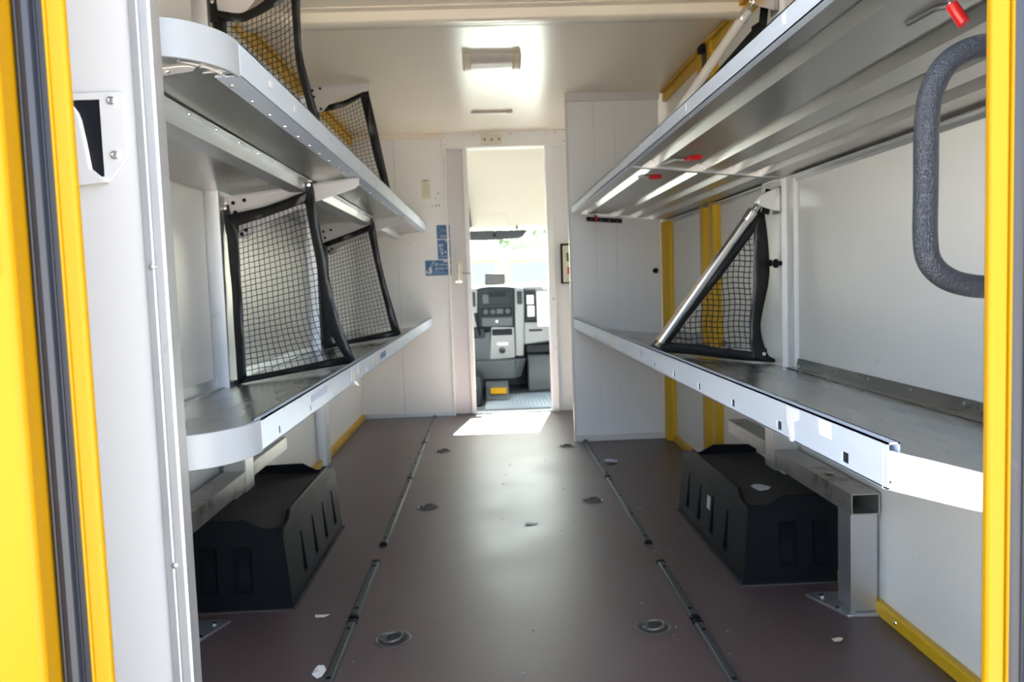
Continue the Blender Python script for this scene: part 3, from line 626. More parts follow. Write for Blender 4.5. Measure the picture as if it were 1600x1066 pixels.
quad_net('black net standing on the upper shelf by its white rounded end, bunched along the top', 2.69,
    [(-0.868, 1.850), (-0.868, 1.6), (-0.866, 1.330)], [(-0.822, 1.806), (-0.828, 1.6), (-0.828, 1.350)],
    [(-0.868, 1.842), (-0.790, 1.830), (-0.740, 1.842), (-0.662, 1.885), (-0.590, 1.925)], [(-0.822, 1.804), (-0.775, 1.800), (-0.735, 1.812), (-0.650, 1.850), (-0.607, 1.885)],
    [(-0.575, 1.930), (-0.583, 1.746), (-0.573, 1.643), (-0.500, 1.340)], [(-0.607, 1.885), (-0.607, 1.767), (-0.600, 1.644), (-0.535, 1.352)],
    [(-0.880, 1.300), (-0.690, 1.313), (-0.490, 1.325)], [(-0.828, 1.350), (-0.690, 1.350), (-0.535, 1.352)],
    [((-0.862, 1.875), (-0.860, 1.80), 0.026, (-0.862, 1.866)), ((-0.590, 1.950), (-0.586, 1.87), 0.026, (-0.590, 1.94))], 14, 26)
quad_net('black net standing on the upper shelf, nearer to the cab', 4.175,
    [(-0.868, 1.860), (-0.868, 1.6), (-0.868, 1.330)], [(-0.832, 1.826), (-0.832, 1.6), (-0.832, 1.350)],
    [(-0.860, 1.848), (-0.716, 1.879), (-0.586, 1.930)], [(-0.832, 1.824), (-0.718, 1.846), (-0.617, 1.893)],
    [(-0.588, 1.955), (-0.564, 1.860), (-0.527, 1.646), (-0.475, 1.360)], [(-0.619, 1.893), (-0.591, 1.745), (-0.562, 1.582), (-0.510, 1.380)],
    [(-0.880, 1.300), (-0.690, 1.315), (-0.470, 1.330)], [(-0.832, 1.350), (-0.690, 1.365), (-0.510, 1.380)],
    [((-0.592, 1.962), (-0.586, 1.90), 0.026, (-0.591, 1.948))], 13, 26)

def tri_net(label, y, A, Bp, C, hyp, ver, bot, straps, cell=0.0192):
    """A top, Bp far bottom tip, C bottom at the wall: corners of the netting in (x,z)"""
    t = thing('cargo_net', label, 'net', (C[0] - 0.2, y, C[1]), GN)
    tri = [A, Bp, C]; mb = MB()
    def cut(k, val):
        xs = []
        for q in range(3):
            p, r = tri[q], tri[(q + 1) % 3]
            if (p[k] - val) * (r[k] - val) < 0:
                f = (val - p[k]) / (r[k] - p[k]); xs.append(p[1 - k] + (r[1 - k] - p[1 - k]) * f)
        return sorted(xs)
    for k in (0, 1):
        lo, hi = min(p[k] for p in tri), max(p[k] for p in tri); v = lo + cell * 0.7
        while v < hi:
            xs = cut(k, v)
            if len(xs) == 2 and xs[1] - xs[0] > 0.004:
                n = max(2, int((xs[1] - xs[0]) / cell)); ln = []
                for q in range(n + 1):
                    w = xs[0] + (xs[1] - xs[0]) * q / n; p = (v, w) if k == 0 else (w, v)
                    ln.append((p[0] + 0.003 * math.sin(p[1] * 40), p[1] - (0.020 * (p[0] - 0.6) if k == 1 else 0) + 0.002 * math.sin(p[0] * 60)))
                cords(mb, [ln], y, 0.0016)
            v += cell
    mb.build('netting', CORD, t, smooth=0, kind='stuff')
    for k, (o, i) in enumerate((hyp, ver, bot)): hem(t, o, i, y, 0.005, seed=k + 40)
    for a, b, w, bt in straps: strap(t, a, b, w, y, bt)
    return t
tri_net('triangular black net beside the lower gas strut on the folding shelf', 2.775, (0.930, 1.066), (0.635, 0.690), (0.918, 0.655),
    ([(0.962, 1.160), (0.790, 0.935), (0.640, 0.760), (0.540, 0.668)], [(0.930, 1.062), (0.785, 0.880), (0.690, 0.765), (0.630, 0.690)]),
    ([(0.972, 1.150), (0.982, 1.03), (0.986, 0.92), (0.964, 0.80), (0.955, 0.72), (0.975, 0.645), (0.995, 0.612)], [(0.935, 1.115), (0.930, 1.02), (0.928, 0.90), (0.922, 0.80), (0.916, 0.73), (0.912, 0.66), (0.925, 0.625)]),
    ([(0.522, 0.668), (0.70, 0.648), (0.85, 0.625), (1.025, 0.606)], [(0.600, 0.698), (0.72, 0.684), (0.83, 0.664), (0.960, 0.645)]),
    [((0.990, 1.215), (0.972, 1.13), 0.028, None), ((0.963, 0.66), (0.965, 0.628), 0.02, (0.962, 0.640))])
tri_net('black net mostly hidden behind the upper folding shelf', 2.775, (0.940, 1.700), (0.645, 1.345), (0.918, 1.310),
    ([(0.965, 1.790), (0.790, 1.600), (0.640, 1.430), (0.540, 1.325)], [(0.935, 1.705), (0.785, 1.530), (0.690, 1.425), (0.630, 1.345)]),
    ([(0.985, 1.800), (0.984, 1.6), (0.984, 1.315)], [(0.935, 1.770), (0.930, 1.6), (0.925, 1.325)]),
    ([(0.522, 1.350), (0.75, 1.335), (1.015, 1.305)], [(0.600, 1.375), (0.76, 1.365), (0.960, 1.335)]),
    [((0.985, 1.890), (0.972, 1.775), 0.028, (0.984, 1.875))])
hs_ = thing('hanging_strap', 'short black strap hanging from the yellow roof rail beside the ceiling', 'strap', (1.0, 3.6, 1.9))
MB().prism([(3.56, 1.93), (3.64, 1.93), (3.625, 1.78), (3.575, 1.78)], 'x', 0.994, 0.998).map(lambda x, y, z: (x, 3.60 + (y - 3.60) * 0.9, z)).build('strap', VINYL, hs_)
B(0.975, 0.9955, 3.565, 3.635, 1.915, 1.945).build('buckle', BLACK, hs_, bevel=0.003)

# ------------------------------------------------------------------ gas struts
def strut(label, a, b, y):
    t = thing('gas_strut', label, 'strut', (b[0], y, b[1]), 'gas struts of the folding shelves')
    P = lambda s: (a[0] + (b[0] - a[0]) * s, y, a[1] + (b[1] - a[1]) * s)
    MB().tube([P(0.09), P(0.97)], 0.0165, 16).build('cylinder', CHROME if a[1] < 1.3 else LAMPD, t)
    MB().tube([P(0.03), P(0.04), P(0.10), P(0.11)], [0.012, 0.0185, 0.0185, 0.016], 16).build('collar', CHROME, t)
    MB().tube([P(-0.03), P(0.04)], 0.008, 10).build('rod_eye', CHROME, t)
    x, z = P(-0.02)[0], P(-0.02)[2]
    MB().prism([(x - 0.022, z - 0.002), (x - 0.004, z + 0.024), (XR - 0.028, z + 0.050), (XR - 0.028, z - 0.035), (x + 0.012, z - 0.020)], 'y', y - 0.022, y - 0.018).build('mount_plate', CHROME, t, bevel=0.001)
    MB().tube([(x, y - 0.026, z), (x, y + 0.022, z)], 0.008, 10).build('pivot_pin', CHROME, t)
    B(XR - 0.034, XR - 0.028, y - 0.04, y + 0.03, z - 0.04, z + 0.05).build('wall_plate', TUBE, t, bevel=0.001)
    MB().tube([P(0.965), P(1.0)], 0.010, 10).build('lower_eye', CHROME, t)
    return t
strut('shiny gas strut rising from the lower folding shelf to the wall beside the triangular net', (0.931, 1.157), (0.575, 0.684), 2.735)
strut('pale gas strut above the upper folding shelf, end of the cream roof beam behind it', (0.920, 1.826), (0.575, 1.356), 2.735)
kb = thing('rubber_buffer', 'black round rubber buffer on the wall post beside the triangular net', 'buffer', (1.0, 2.72, 0.956))
MB().lathe([(0.008, 0), (0.008, -0.012), (0.014, -0.014), (0.016, -0.02), (0.014, -0.026), (0.0001, -0.027)], (1.002, 2.70, 0.956), 'x', 14).build('knob', BLACK, kb)
MB().lathe([(0.012, 0), (0.011, -0.010), (0.0001, -0.010)], (1.002, 2.80, 0.96), 'x', 12).build('foot', BLACK, kb)

# ------------------------------------------------------------------ grab handle at the rear frame
gh = thing('grab_handle', 'black grained grab handle on the yellow rear frame', 'handle', (0.6, 0.88, 0.9))
pts = smooth_poly([(0.604, 1.172), (0.572, 1.166), (0.540, 1.160), (0.513, 1.143), (0.497, 1.112), (0.4925, 1.075), (0.492, 1.01), (0.4915, 0.955), (0.497, 0.927), (0.517, 0.908), (0.546, 0.899), (0.575, 0.897), (0.604, 0.896)], 61)
MB().tube([(x, 0.885, z) for x, z in pts], 0.0130, 20).build('grip', HANDLE, gh, smooth=60)
for z in (1.130, 0.938):
    s = 1 if z > 1 else -1
    MB().prism([(0.604, z - 0.026), (0.604, z + 0.048 * s + (0 if s > 0 else 0.074)), (0.582, z + 0.030), (0.576, z - 0.002), (0.586, z - 0.024)] if s > 0 else [(0.604, z - 0.045), (0.604, z + 0.03), (0.588, z + 0.026), (0.576, z + 0.004), (0.580, z - 0.03)], 'y', 0.868, 0.902).build('mounting_foot', HANDLE, gh, bevel=0.005, seg=3)

# ------------------------------------------------------------------ wheel boxes
def wheel_box(label, xi, xo, y0, y1):
    """xi inner face, xo wall side"""
    s = 1 if xo > xi else -1; W = abs(xo - xi)
    X = lambda u: xi + s * u
    t = thing('wheel_box', label, 'wheel box', ((xi + xo) / 2, (y0 + y1) / 2, 0), 'black plastic wheel arch boxes')
    dr = 0.022      # draft
    zt = 0.226
    # body top
    MB().prism([(X(dr), y0 + dr), (X(W), y0 + dr), (X(W), y1 - dr), (X(dr), y1 - dr)], 'z', zt - 0.006, zt).build('top', DUST, t)
    lean = lambda z: dr * z / 0.25
    # inner long side with four tapered grooves
    gr = [(y0 + a, y0 + a + 0.045, 0.045, 0.175) for a in (0.17, 0.33, 0.49, 0.65)]
    def fi(u, v, w):
        for a, b, c, d in gr:
            if v > 0.1 and abs(u - a) < 1e-6: u = u + 0.016
            elif v > 0.1 and abs(u - b) < 1e-6: u = u - 0.016
        return (X(lean(v) + w), u, v)
    MB().holes(y0 + 0.002, y1 - 0.002, 0.0, zt, gr, fi, 0.004).build('side', BLACK, t)
    for a, b, c, d in gr:
        g = MB()
        g.add([(X(lean(c) + 0.020), a, c), (X(lean(c) + 0.020), b, c), (X(lean(d) + 0.006), b - 0.016, d), (X(lean(d) + 0.006), a + 0.016, d), (X(lean(c) + 0.001), a, c), (X(lean(c) + 0.001), b, c), (X(lean(d)+0.001), b - 0.016, d), (X(lean(d)+0.001), a + 0.016, d)],
              [(0, 1, 2, 3), (4, 0, 3, 7), (1, 5, 6, 2), (4, 5, 1, 0)])
        g.build('groove', BLACK, t)
    # raised rim of that side: low at both ends, ramping up
    rim = [(y0 + 0.01, 0.215), (y0 + 0.01, 0.238), (y0 + 0.05, 0.240), (y0 + 0.075, 0.248), (y0 + 0.10, 0.270), (y1 - 0.14, 0.272), (y1 - 0.12, 0.256), (y1 - 0.09, 0.256), (y1 - 0.075, 0.246), (y1 - 0.015, 0.244), (y1 - 0.015, 0.215)]
    MB().prism(rim, 'x', X(dr - 0.003), X(dr + 0.010)).build('rim', BLACK, t, bevel=0.003, seg=3)
    for ya, sg in ((y0, 1), (y1, -1)):
        if s > 0 or True:
            sl = [(0.115, 0.170, 0.05, 0.185), (0.215, 0.270, 0.05, 0.185)]
            fr = lambda u, v, w, ya=ya, sg=sg: (X(u + (lean(v) if u < 0.01 else 0)), ya + sg * (lean(v) + w), v)
            MB().holes(0.002, W - 0.001, 0.0, zt, sl, fr, 0.004).build('end', BLACK, t)
            for a, b, c, d in sl:
                e = MB()
                P = lambda u, v, w: fr(u, v, w)
                e.add([P(a + .008, c + .02, 0.022), P(b - .008, c + .02, 0.022), P(b - .008, d - .02, 0.016), P(a + .008, d - .02, 0.016), P(a, c, 0.001), P(b, c, 0.001), P(b, d, 0.001), P(a, d, 0.001)],
                      [(0, 1, 2, 3), (4, 5, 1, 0), (5, 6, 2, 1), (6, 7, 3, 2), (7, 4, 0, 3)])
                e.build('recess', BLACK, t, smooth=60)
            rm = [(0.02, 0.215), (0.02, 0.238), (0.06, 0.234), (0.085, 0.236), (0.11, 0.248), (0.135, 0.262), (0.16, 0.262), (W - 0.001, 0.258), (W - 0.001, 0.215)]
            MB().prism([(X(a), b) for a, b in rm], 'y', ya + sg * (dr - 0.003), ya + sg * (dr + 0.010)).build('rim', BLACK, t, bevel=0.003, seg=3)
    MB().prism([(X(-0.008), y0 - 0.008), (X(W), y0 - 0.008), (X(W), y1 + 0.008), (X(-0.008), y1 + 0.008)], 'z', 0, 0.004).build('sealant', DUST, t)
    return t
WBR = wheel_box('black wheel box under the folding shelves with a small white label on its side', 0.722, XR - 0.002, 2.285, 3.085)
WBL = wheel_box('black wheel box under the netted shelves behind the sliding rear door', -0.598, XL + 0.002, 2.262, 3.045)
lb_ = B(0.728, 0.7305, 2.66, 2.70, 0.120, 0.165).map(lambda x, y, z: (0.7195 + 0.088 * z, y, z)).build('label_sticker', PAPER, WBR)
def scrap(label, x, y, z, r, m, fold=0.006, n=6, seed=0, name='paper_scrap'):
    rn = random.Random(seed); P = []; r = (r[0] * 0.8, r[1] * 0.8)
    for k in range(n):
        a = 2 * PI * k / n + rn.uniform(-.3, .3); P.append((x + r[0] * math.cos(a), y + r[1] * math.sin(a), z + 0.001 + fold * rn.random()))
    c = (x, y, z + 0.001 + fold * 0.6); top = [(p[0], p[1], p[2] + 0.0008) for p in P]
    mb = MB(); mb.add(P + top + [c, (c[0], c[1], c[2] + 0.0008)], [(k, (k + 1) % n, 2 * n) for k in range(n)] + [((k + 1) % n + n, k + n, 2 * n + 1) for k in range(n)] + [(k, (k + 1) % n, (k + 1) % n + n, k + n) for k in range(n)])
    return tag(mb.build(name, m, smooth=0), label, 'scrap')
scrap('white paper scrap on the dark floor beside the wheel box corner', -0.503, 2.20, 0, (0.028, 0.016), PAPER, 0.004, 5, 2)
scrap('crumpled white scrap touching the floor rail near the rear door', -0.440, 1.86, 0, (0.022, 0.03), PAPER, 0.012, 7, 5)
scrap('bluish crumpled paper beside the floor rail near the grey partition', 0.585, 3.95, 0, (0.045, 0.05), PALEL, 0.014, 7, 6)
scrap('torn white and blue scrap in the middle of the floor', 0.13, 2.98, 0, (0.034, 0.022), PRINT, 0.006, 6, 7)
scrap('small yellow and white scrap near the foot plate of the bench frame', 0.838, 1.907, 0, (0.020, 0.012), LAMPC, 0.006, 5, 8)
scrap('shiny flake near the folding shelf wheel box', 0.575, 3.12, 0, (0.022, 0.03), DASHL, 0.004, 6, 9)
scrap('white paper scrap lying on top of the wheel box with the label', 0.86, 2.52, 0.226, (0.04, 0.05), PAPER, 0.008, 7, 11)
scrap('tan chip on the aluminium bench tube', 0.975, 2.26, 0.334, (0.018, 0.022), LAMPC, 0.004, 5, 12)
db = MB(); rn_ = random.Random(21)
for k in range(150):
    x, y, r = rn_.uniform(-0.88, 1.0), rn_.uniform(1.2, 5.0), rn_.uniform(0.0012, 0.0035)
    if (x > 0.70 or x < -0.58) and 2.2 < y < 3.12: continue
    db.box(x - r, x + r, y - r * rn_.uniform(.6, 1.8), y + r, 0.0, r * 0.7)
tag(db.build('debris', DASHL, kind='stuff', smooth=0), 'tiny crumbs and grit scattered over the cargo floor', 'debris')

# ------------------------------------------------------------------ welded bench frames (square tube on posts)
def bench(label, sgn):
    xa, xb = (0.937, 1.013) if sgn > 0 else (-0.895, -0.820)
    fx = xa if sgn > 0 else xb       # face towards the aisle
    t = thing('bench_frame', label, 'frame', (fx, 2.1, 0), 'welded tube frames under the lower shelves')
    def sq(y0, y1, z0, z1, nm, th=0.003):
        mb = MB(); mb.box(xa, xb, y0, y1, z1 - th, z1); mb.box(xa, xb, y0, y1, z0, z0 + th); mb.box(xa, xa + th, y0, y1, z0 + th, z1 - th); mb.box(xb - th, xb, y0, y1, z0 + th, z1 - th)
        return mb.build(nm, TUBE, t)
    sq(2.04, 2.605, 0.277, 0.333, 'tube')
    up = B(xa, xb + (0.012 if sgn > 0 else 0), 2.605, 2.70, 0.262, 0.588).build('upright', ALUP, t, bevel=0.004)
    MB().tube([(fx + sgn * 0.006, 2.603, 0.28), (fx + sgn * 0.006, 2.600, 0.33)], 0.005, 8).build('weld', ALUP, t)
    sq(2.70, 3.14, 0.298, 0.345, 'tube')
    B(xa + 0.004 if sgn > 0 else xa - 0.0, xb if sgn > 0 else xb - 0.004, 2.050, 2.135, 0.008, 0.277).build('post', ALUP, t, bevel=0.005, seg=3)
    B(min(fx, fx + sgn * 0.012), max(fx, fx + sgn * 0.012), 2.045, 2.05, 0.008, 0.28).build('post_flange', ALUP, t)
    xo = xb if sgn > 0 else xa
    MB().prism([(fx - sgn * 0.065, 2.19), (fx - sgn * 0.012, 2.035), (xo, 2.030), (xo, 2.20), (fx - sgn * 0.04, 2.20)], 'z', 0, 0.008).build('foot_plate', ALUP, t, bevel=0.002)
    r = MB()
    for x, y in ((fx - sgn * 0.02, 2.08), (fx - sgn * 0.03, 2.165)): r.lathe([(0.008, 0), (0.008, 0.004), (0.0001, 0.004)], (x, y, 0.008), 'z', 6)
    r.build('bolt', CHROME, t, kind='stuff')
    return t
bench('aluminium square tube bench frame with open tube end beside the folding shelves', 1)
bench('aluminium square tube bench frame under the rounded shelf end', -1)

# ------------------------------------------------------------------ floor rails and tie-down points
GRL = 'dark floor rails'
def rail(label, x, y0, y1):
    t = thing('floor_rail', label, 'rail', (x, (y0 + y1) / 2, 0), GRL)
    w = 0.0125
    MB().prism([(x - w, 0), (x - w, 0.006), (x - w + 0.004, 0.011), (x + w - 0.004, 0.011), (x + w, 0.006), (x + w, 0)], 'y', y0 + 0.008, y1 - 0.008).build('bar', RAIL, t, bevel=0.001)
    for a, b in ((y0, y0 + 0.016), (y1 - 0.016, y1)):
        MB().prism([(x - w - 0.001, 0), (x - w - 0.001, 0.008), (x - w + 0.004, 0.0125), (x + w - 0.004, 0.0125), (x + w + 0.001, 0.008), (x + w + 0.001, 0)], 'y', a, b).build('end_stop', BLACK, t, bevel=0.001)
    n = max(2, int((y1 - y0) / 0.21)); s = MB()
    for k in range(n):
        yy = y0 + 0.06 + (y1 - y0 - 0.12) * k / (n - 1)
        MB().lathe([(0.007, 0), (0.006, 0.0014), (0.003, 0.0018), (0.0025, 0.0006), (0.0001, 0.0006)], (x, yy, 0.0108), 'z', 10).build('screw', BLACK, t)
    return t
pos = ['nearest the rear door', 'short one beside the wheel box', 'second beyond the gap', 'middle one', 'ending at the bulkhead']
for x, segs, side in ((-0.409, ((1.22, 2.150), (2.166, 2.625), (2.795, 3.755), (3.765, 4.610), (4.620, 5.565)), 'on the netted shelf side'), (0.523, ((1.15, 2.045), (2.060, 2.505), (2.690, 3.625), (3.640, 4.495)), 'on the folding shelf side')):
    for i, (a, b) in enumerate(segs):
        rail('dark floor rail %s, %s' % (side, (pos[i] if not (x > 0 and i == 3) else 'ending at the grey partition') if i != 2 else 'first one beyond the gap'), x, a, b)
GT = 'recessed tie-down rings'
def tie(label, x, y):
    t = thing('tie_down_ring', label, 'tie-down', (x, y, 0), GT)
    MB().lathe([(0.050, 0.0004), (0.050, 0.002), (0.046, 0.0032), (0.040, 0.002), (0.038, 0.0008)], (x, y, 0), 'z', 28, False).build('rim', RINGM, t)
    MB().lathe([(0.0385, 0.0012), (0.030, 0.0006), (0.0001, 0.0005)], (x, y, 0), 'z', 24, False).build('cup', DUST, t)
    MB().tube([(x + 0.027 * math.cos(a), y + 0.027 * math.sin(a), 0.006 + 0.003 * math.cos(a)) for a in [2 * PI * k / 20 for k in range(21)]], 0.0038, 8).build('ring', RINGM, t)
    B(x - 0.034, x - 0.014, y - 0.013, y + 0.013, 0.0008, 0.009).build('lug', RAIL, t, bevel=0.002)
    return t
where = (('nearest to the rear door', 2.035), ('in the middle of the floor', 3.27), ('closest to the cab doorway', 4.39))
for x, side in ((-0.285, 'by the netted side rail'), (0.404, 'by the folding shelf rail')):
    for w, y in where: tie('recessed tie-down ring %s, %s' % (side, w), x, y)

# ------------------------------------------------------------------ ceiling lamps
def lamp(label, xa, xb, y0, y1, h):
    t = thing('ceiling_lamp', label, 'lamp', ((xa + xb) / 2, (y0 + y1) / 2, ZC))
    c = (xb - xa) * 0.15; ym = (y0 + y1) / 2; r = (y1 - y0) / 2
    arc = lambda rr, hh: [(ym + rr * math.cos(a), ZC - hh * math.sin(a)) for a in [PI * k / 10 for k in range(11)]]
    MB().prism(arc(r * 0.86, h * 0.9), 'x', xa + c * 0.9, xb - c * 0.9).build('diffuser', LAMPD, t)
    for a, b in ((xa, xa + c), (xb - c, xb)):
        MB().prism(arc(r, h), 'x', a, b).build('end_cap', LAMPC, t, bevel=h * 0.25, seg=3)
    return t
lamp('white strip lamp with cream end caps just ahead of the roof beam, switched off', -0.082, 0.188, 3.69, 3.88, 0.050)
l2 = thing('ceiling_lamp', 'thin cream lamp strip on the ceiling close to the cab doorway', 'lamp', (0.06, 4.93, ZC))
B(-0.066, 0.150, 4.90, 4.955, ZC - 0.016, ZC).build('strip', LAMPD, l2, bevel=0.004)
B(0.150, 0.184, 4.895, 4.960, ZC - 0.020, ZC).build('switch_cap', LAMPC, l2, bevel=0.005)

# ------------------------------------------------------------------ signs on the bulkhead
def sign(label, x0, x1, z0, z1, m, name='wall_sign', cat='sign'):
    t = thing(name, label, cat, ((x0 + x1) / 2, 5.59, z0))
    B(x0, x1, 5.587, 5.59, z0, z1).build('plate', m, t, bevel=0.0006)
    return t
YS = 5.5866
def mark(t, poly, m=PRINT, name='print'): return MB().prism(poly, 'y', YS - 0.0006, YS).build(name, m, t)
def rect(x0, x1, z0, z1): return [(x0, z0), (x1, z0), (x1, z1), (x0, z1)]
s1 = sign('topmost small blue sign with a pale belt drawing', -0.345, -0.255, 1.245, 1.340, BLUE)
mark(s1, rect(-0.281, -0.263, 1.329, 1.336)); mark(s1, [(-0.335, 1.325), (-0.328, 1.325), (-0.268, 1.292), (-0.268, 1.285)], PALE); mark(s1, [(-0.338, 1.282), (-0.332, 1.282), (-0.270, 1.318), (-0.276, 1.318)], PALE)
mark(s1, [(-0.330, 1.262), (-0.315, 1.272), (-0.285, 1.272), (-0.270, 1.262), (-0.285, 1.253), (-0.315, 1.253)], PALE)
s2 = sign('middle blue sign with small pale drawings of parcels', -0.343, -0.254, 1.105, 1.238, BLUE)
mark(s2, rect(-0.288, -0.262, 1.224, 1.234))
for a, b, c, d in ((-0.335, -0.322, 1.192, 1.208), (-0.318, -0.305, 1.196, 1.208), (-0.276, -0.264, 1.190, 1.208), (-0.322, -0.306, 1.138, 1.152), (-0.296, -0.284, 1.146, 1.158), (-0.276, -0.264, 1.144, 1.160)): mark(s2, rect(a, b, c, d), PRINT)
for a, b, c, d in ((-0.333, -0.305, 1.156, 1.188), (-0.276, -0.262, 1.164, 1.186), (-0.334, -0.264, 1.118, 1.128)): mark(s2, rect(a, b, c, d), PALE)
s3 = sign('wide blue sign with a white belt buckle and two lines of lettering', -0.434, -0.254, 0.992, 1.098, BLUE)
mark(s3, rect(-0.308, -0.262, 1.083, 1.094)); mark(s3, [(-0.382, 1.096), (-0.366, 1.096), (-0.392, 1.045), (-0.406, 1.045)], PALE)
mark(s3, [(-0.412, 1.046), (-0.390, 1.050), (-0.388, 1.020), (-0.398, 1.002), (-0.412, 1.004), (-0.408, 1.022)]); mark(s3, [(-0.428, 1.030), (-0.420, 1.030), (-0.416, 1.006), (-0.426, 1.004), (-0.431, 1.014)])
mark(s3, rect(-0.370, -0.344, 1.056, 1.080), PALE)
text('Unbedingt', 'lettering', PRINT, s3, (-0.336, YS - 0.0004, 1.060), 0.021)
text('gurten Sie!', 'lettering', PRINT, s3, (-0.368, YS - 0.0004, 1.033), 0.026)
for z in (1.014, 1.004): mark(s3, rect(-0.385, -0.30 if z > 1.01 else -0.262, z, z + 0.004), PALE)
s4 = sign('narrow cream notice with faded print above the shelf end', -0.437, -0.377, 1.525, 1.659, OLDP, 'paper_notice', 'notice')
mark(s4, rect(-0.426, -0.394, 1.644, 1.650), INK)
for k in range(6): mark(s4, rect(-0.430, -0.395 + 0.008 * (k % 3), 1.626 - 0.013 * k, 1.628 - 0.013 * k), TUBE)
s = MB()
for x, z, a, b in ((-0.335, 1.556, 0.02, 0.006), (-0.345, 1.520, 0.006, 0.008), (-0.375, 1.470, 0.012, 0.008), (-0.345, 1.465, 0.008, 0.02), (-0.325, 1.470, 0.010, 0.016)):
    s.box(x, x + a, 5.5892, 5.59, z, z + b)
s.build('scribble', TUBE, wf, kind='stuff')
dh = thing('document_holder', 'cream document box with black back beside the cab doorway', 'holder', (0.54, 5.55, 0.9))
B(0.515, 0.600, 5.600, 5.640, 0.905, 1.185).build('back', BLACK, dh, bevel=0.003)
B(0.528, 0.60, 5.575, 5.600, 0.915, 1.170).build('front', OLDP, dh, bevel=0.004)
B(0.552, 0.590, 5.5735, 5.575, 1.06, 1.12).build('print', LEAFM, dh); B(0.556, 0.590, 5.5735, 5.575, 0.97, 1.02).build('print', RED, dh)

# ------------------------------------------------------------------ cab
cf = B(-0.95, 1.1, 5.70, 7.25, -0.10, -0.002).build('floor_cab', DASHM); tag(cf, 'grey cab floor beyond the doorway', 'floor', kind='structure')
mt = thing('cab_mat', 'pale grey ribbed cab floor mat beyond the doorway', 'mat', (0.25, 6.0, 0))
B(-0.055, 0.56, 5.735, 6.55, -0.002, 0.008).build('base', MATG, mt)
for k in range(22):
    x = -0.050 + 0.0295 * k
    if x < 0.53: B(x, x + 0.016, 5.74, 6.12 if x < 0.12 else 6.52, 0.008, 0.0125).build('rib', MATG, mt)
tn = thing('engine_tunnel', 'grey cab tunnel cover carrying a yellow label', 'tunnel', (0.05, 6.4, 0))
MB().prism([(6.17, 0.013), (6.30, 0.030), (6.45, 0.10), (6.52, 0.125), (6.52, 0.013)], 'x', -0.055, 0.135).build('cover', DASHM, tn, bevel=0.01)
lab(MB().prism([(6.52, 0.123), (6.60, 0.131), (6.60, 0.134), (6.52, 0.126)], 'x', -0.012, 0.115).map(lambda x, y, z: (x, y - 0.22, z - 0.078 + (y - 6.52) * 0.35)).build('label_sticker', YEL, tn), 'yellow label')
se = thing('driver_seat', 'dark seat base edge just inside the cab doorway', 'seat', (-0.2, 6.0, 0))
MB().prism([(-0.42, 0.0), (-0.082, 0.0), (-0.070, 0.14), (-0.074, 0.19), (-0.09, 0.215), (-0.42, 0.22)], 'y', 5.95, 6.42).build('seat_base', BLACK, se, bevel=0.012, seg=3)
MB().prism([(-0.60, 0.22), (-0.150, 0.22), (-0.135, 0.27), (-0.15, 0.31), (-0.60, 0.31)], 'y', 5.90, 6.40).build('cushion', DASHM, se, bevel=0.02, seg=3)

da = thing('dashboard', 'grey dashboard with dark radio console seen through the doorway', 'dashboard', (0.1, 6.75, 0))
def yface(z): return 6.70 + (0.55 - z) * 0.10     # console face leans slightly
def panel(x0, x1, z0, z1, depth, m, nm, par=da, proud=0.0, bev=0.006, poly=None):
    pl = poly or [(x0, z0), (x1, z0), (x1, z1), (x0, z1)]
    return MB().prism(pl, 'y', 0, depth).map(lambda x, y, z: (x, yface(z) - proud + y, z)).build(nm, m, par, bevel=bev, seg=2)
panel(0, 0, 0, 0, 0.25, DASHD, 'console_head', bev=0.012, poly=[(-0.100, 0.552), (0.206, 0.552), (0.214, 0.872), (0.205, 0.892), (0.13, 0.900), (0.0, 0.902), (-0.08, 0.896), (-0.090, 0.876)])
for pl, nm in (([(-0.166, 0.55), (-0.102, 0.55), (-0.092, 0.892), (-0.13, 0.888), (-0.152, 0.875)], 'trim'), ([(0.208, 0.30), (0.28, 0.30), (0.292, 0.56), (0.296, 0.75), (0.292, 0.872), (0.27, 0.886), (0.216, 0.890)], 'trim')):
    panel(0, 0, 0, 0, 0.25, DASHL, nm, bev=0.012, poly=pl, proud=-0.002)
def vent(x0, x1, z0, z1):
    v = panel(x0, x1, z0, z1, 0.02, BLACK, 'vent', proud=0.004, bev=0.003)
    for k in range(6):
        z = z0 + (z1 - z0) * (k + 0.5) / 6
        panel(x0 + 0.004, x1 - 0.004, z - 0.003, z + 0.003, 0.006, DASHM, 'slat', v, proud=0.008, bev=0)
vent(-0.150, -0.112, 0.735, 0.858); vent(0.236, 0.277, 0.742, 0.852)
r = panel(-0.060, 0.185, 0.745, 0.862, 0.02, DASHD, 'radio', proud=0.008)
panel(-0.018, 0.140, 0.812, 0.850, 0.01, BLACK, 'slot', r, proud=0.011, bev=0.002)
panel(-0.055, 0.000, 0.755, 0.835, 0.012, DASHM, 'handset', r, proud=0.022, bev=0.006)
c = panel(-0.070, 0.190, 0.650, 0.722, 0.02, BLACK, 'climate_controls', proud=0.005)
for x in (-0.03, 0.03, 0.155): MB().lathe([(0.020, 0), (0.018, -0.014), (0.0001, -0.015)], (x, yface(0.69) - 0.005, 0.688), 'y', 14).build('dial', DASHM, c)
panel(0.060, 0.115, 0.668, 0.710, 0.008, DASHM, 'button', c, proud=0.010, bev=0.002)
tr = panel(-0.070, 0.196, 0.560, 0.640, 0.02, DASHM, 'tray', proud=0.014, bev=0.012)
MB().lathe([(0.012, 0), (0.010, -0.004), (0.0001, -0.004)], (0.06, yface(0.60) - 0.014, 0.605), 'y', 12).build('key_switch', CHROME, tr)
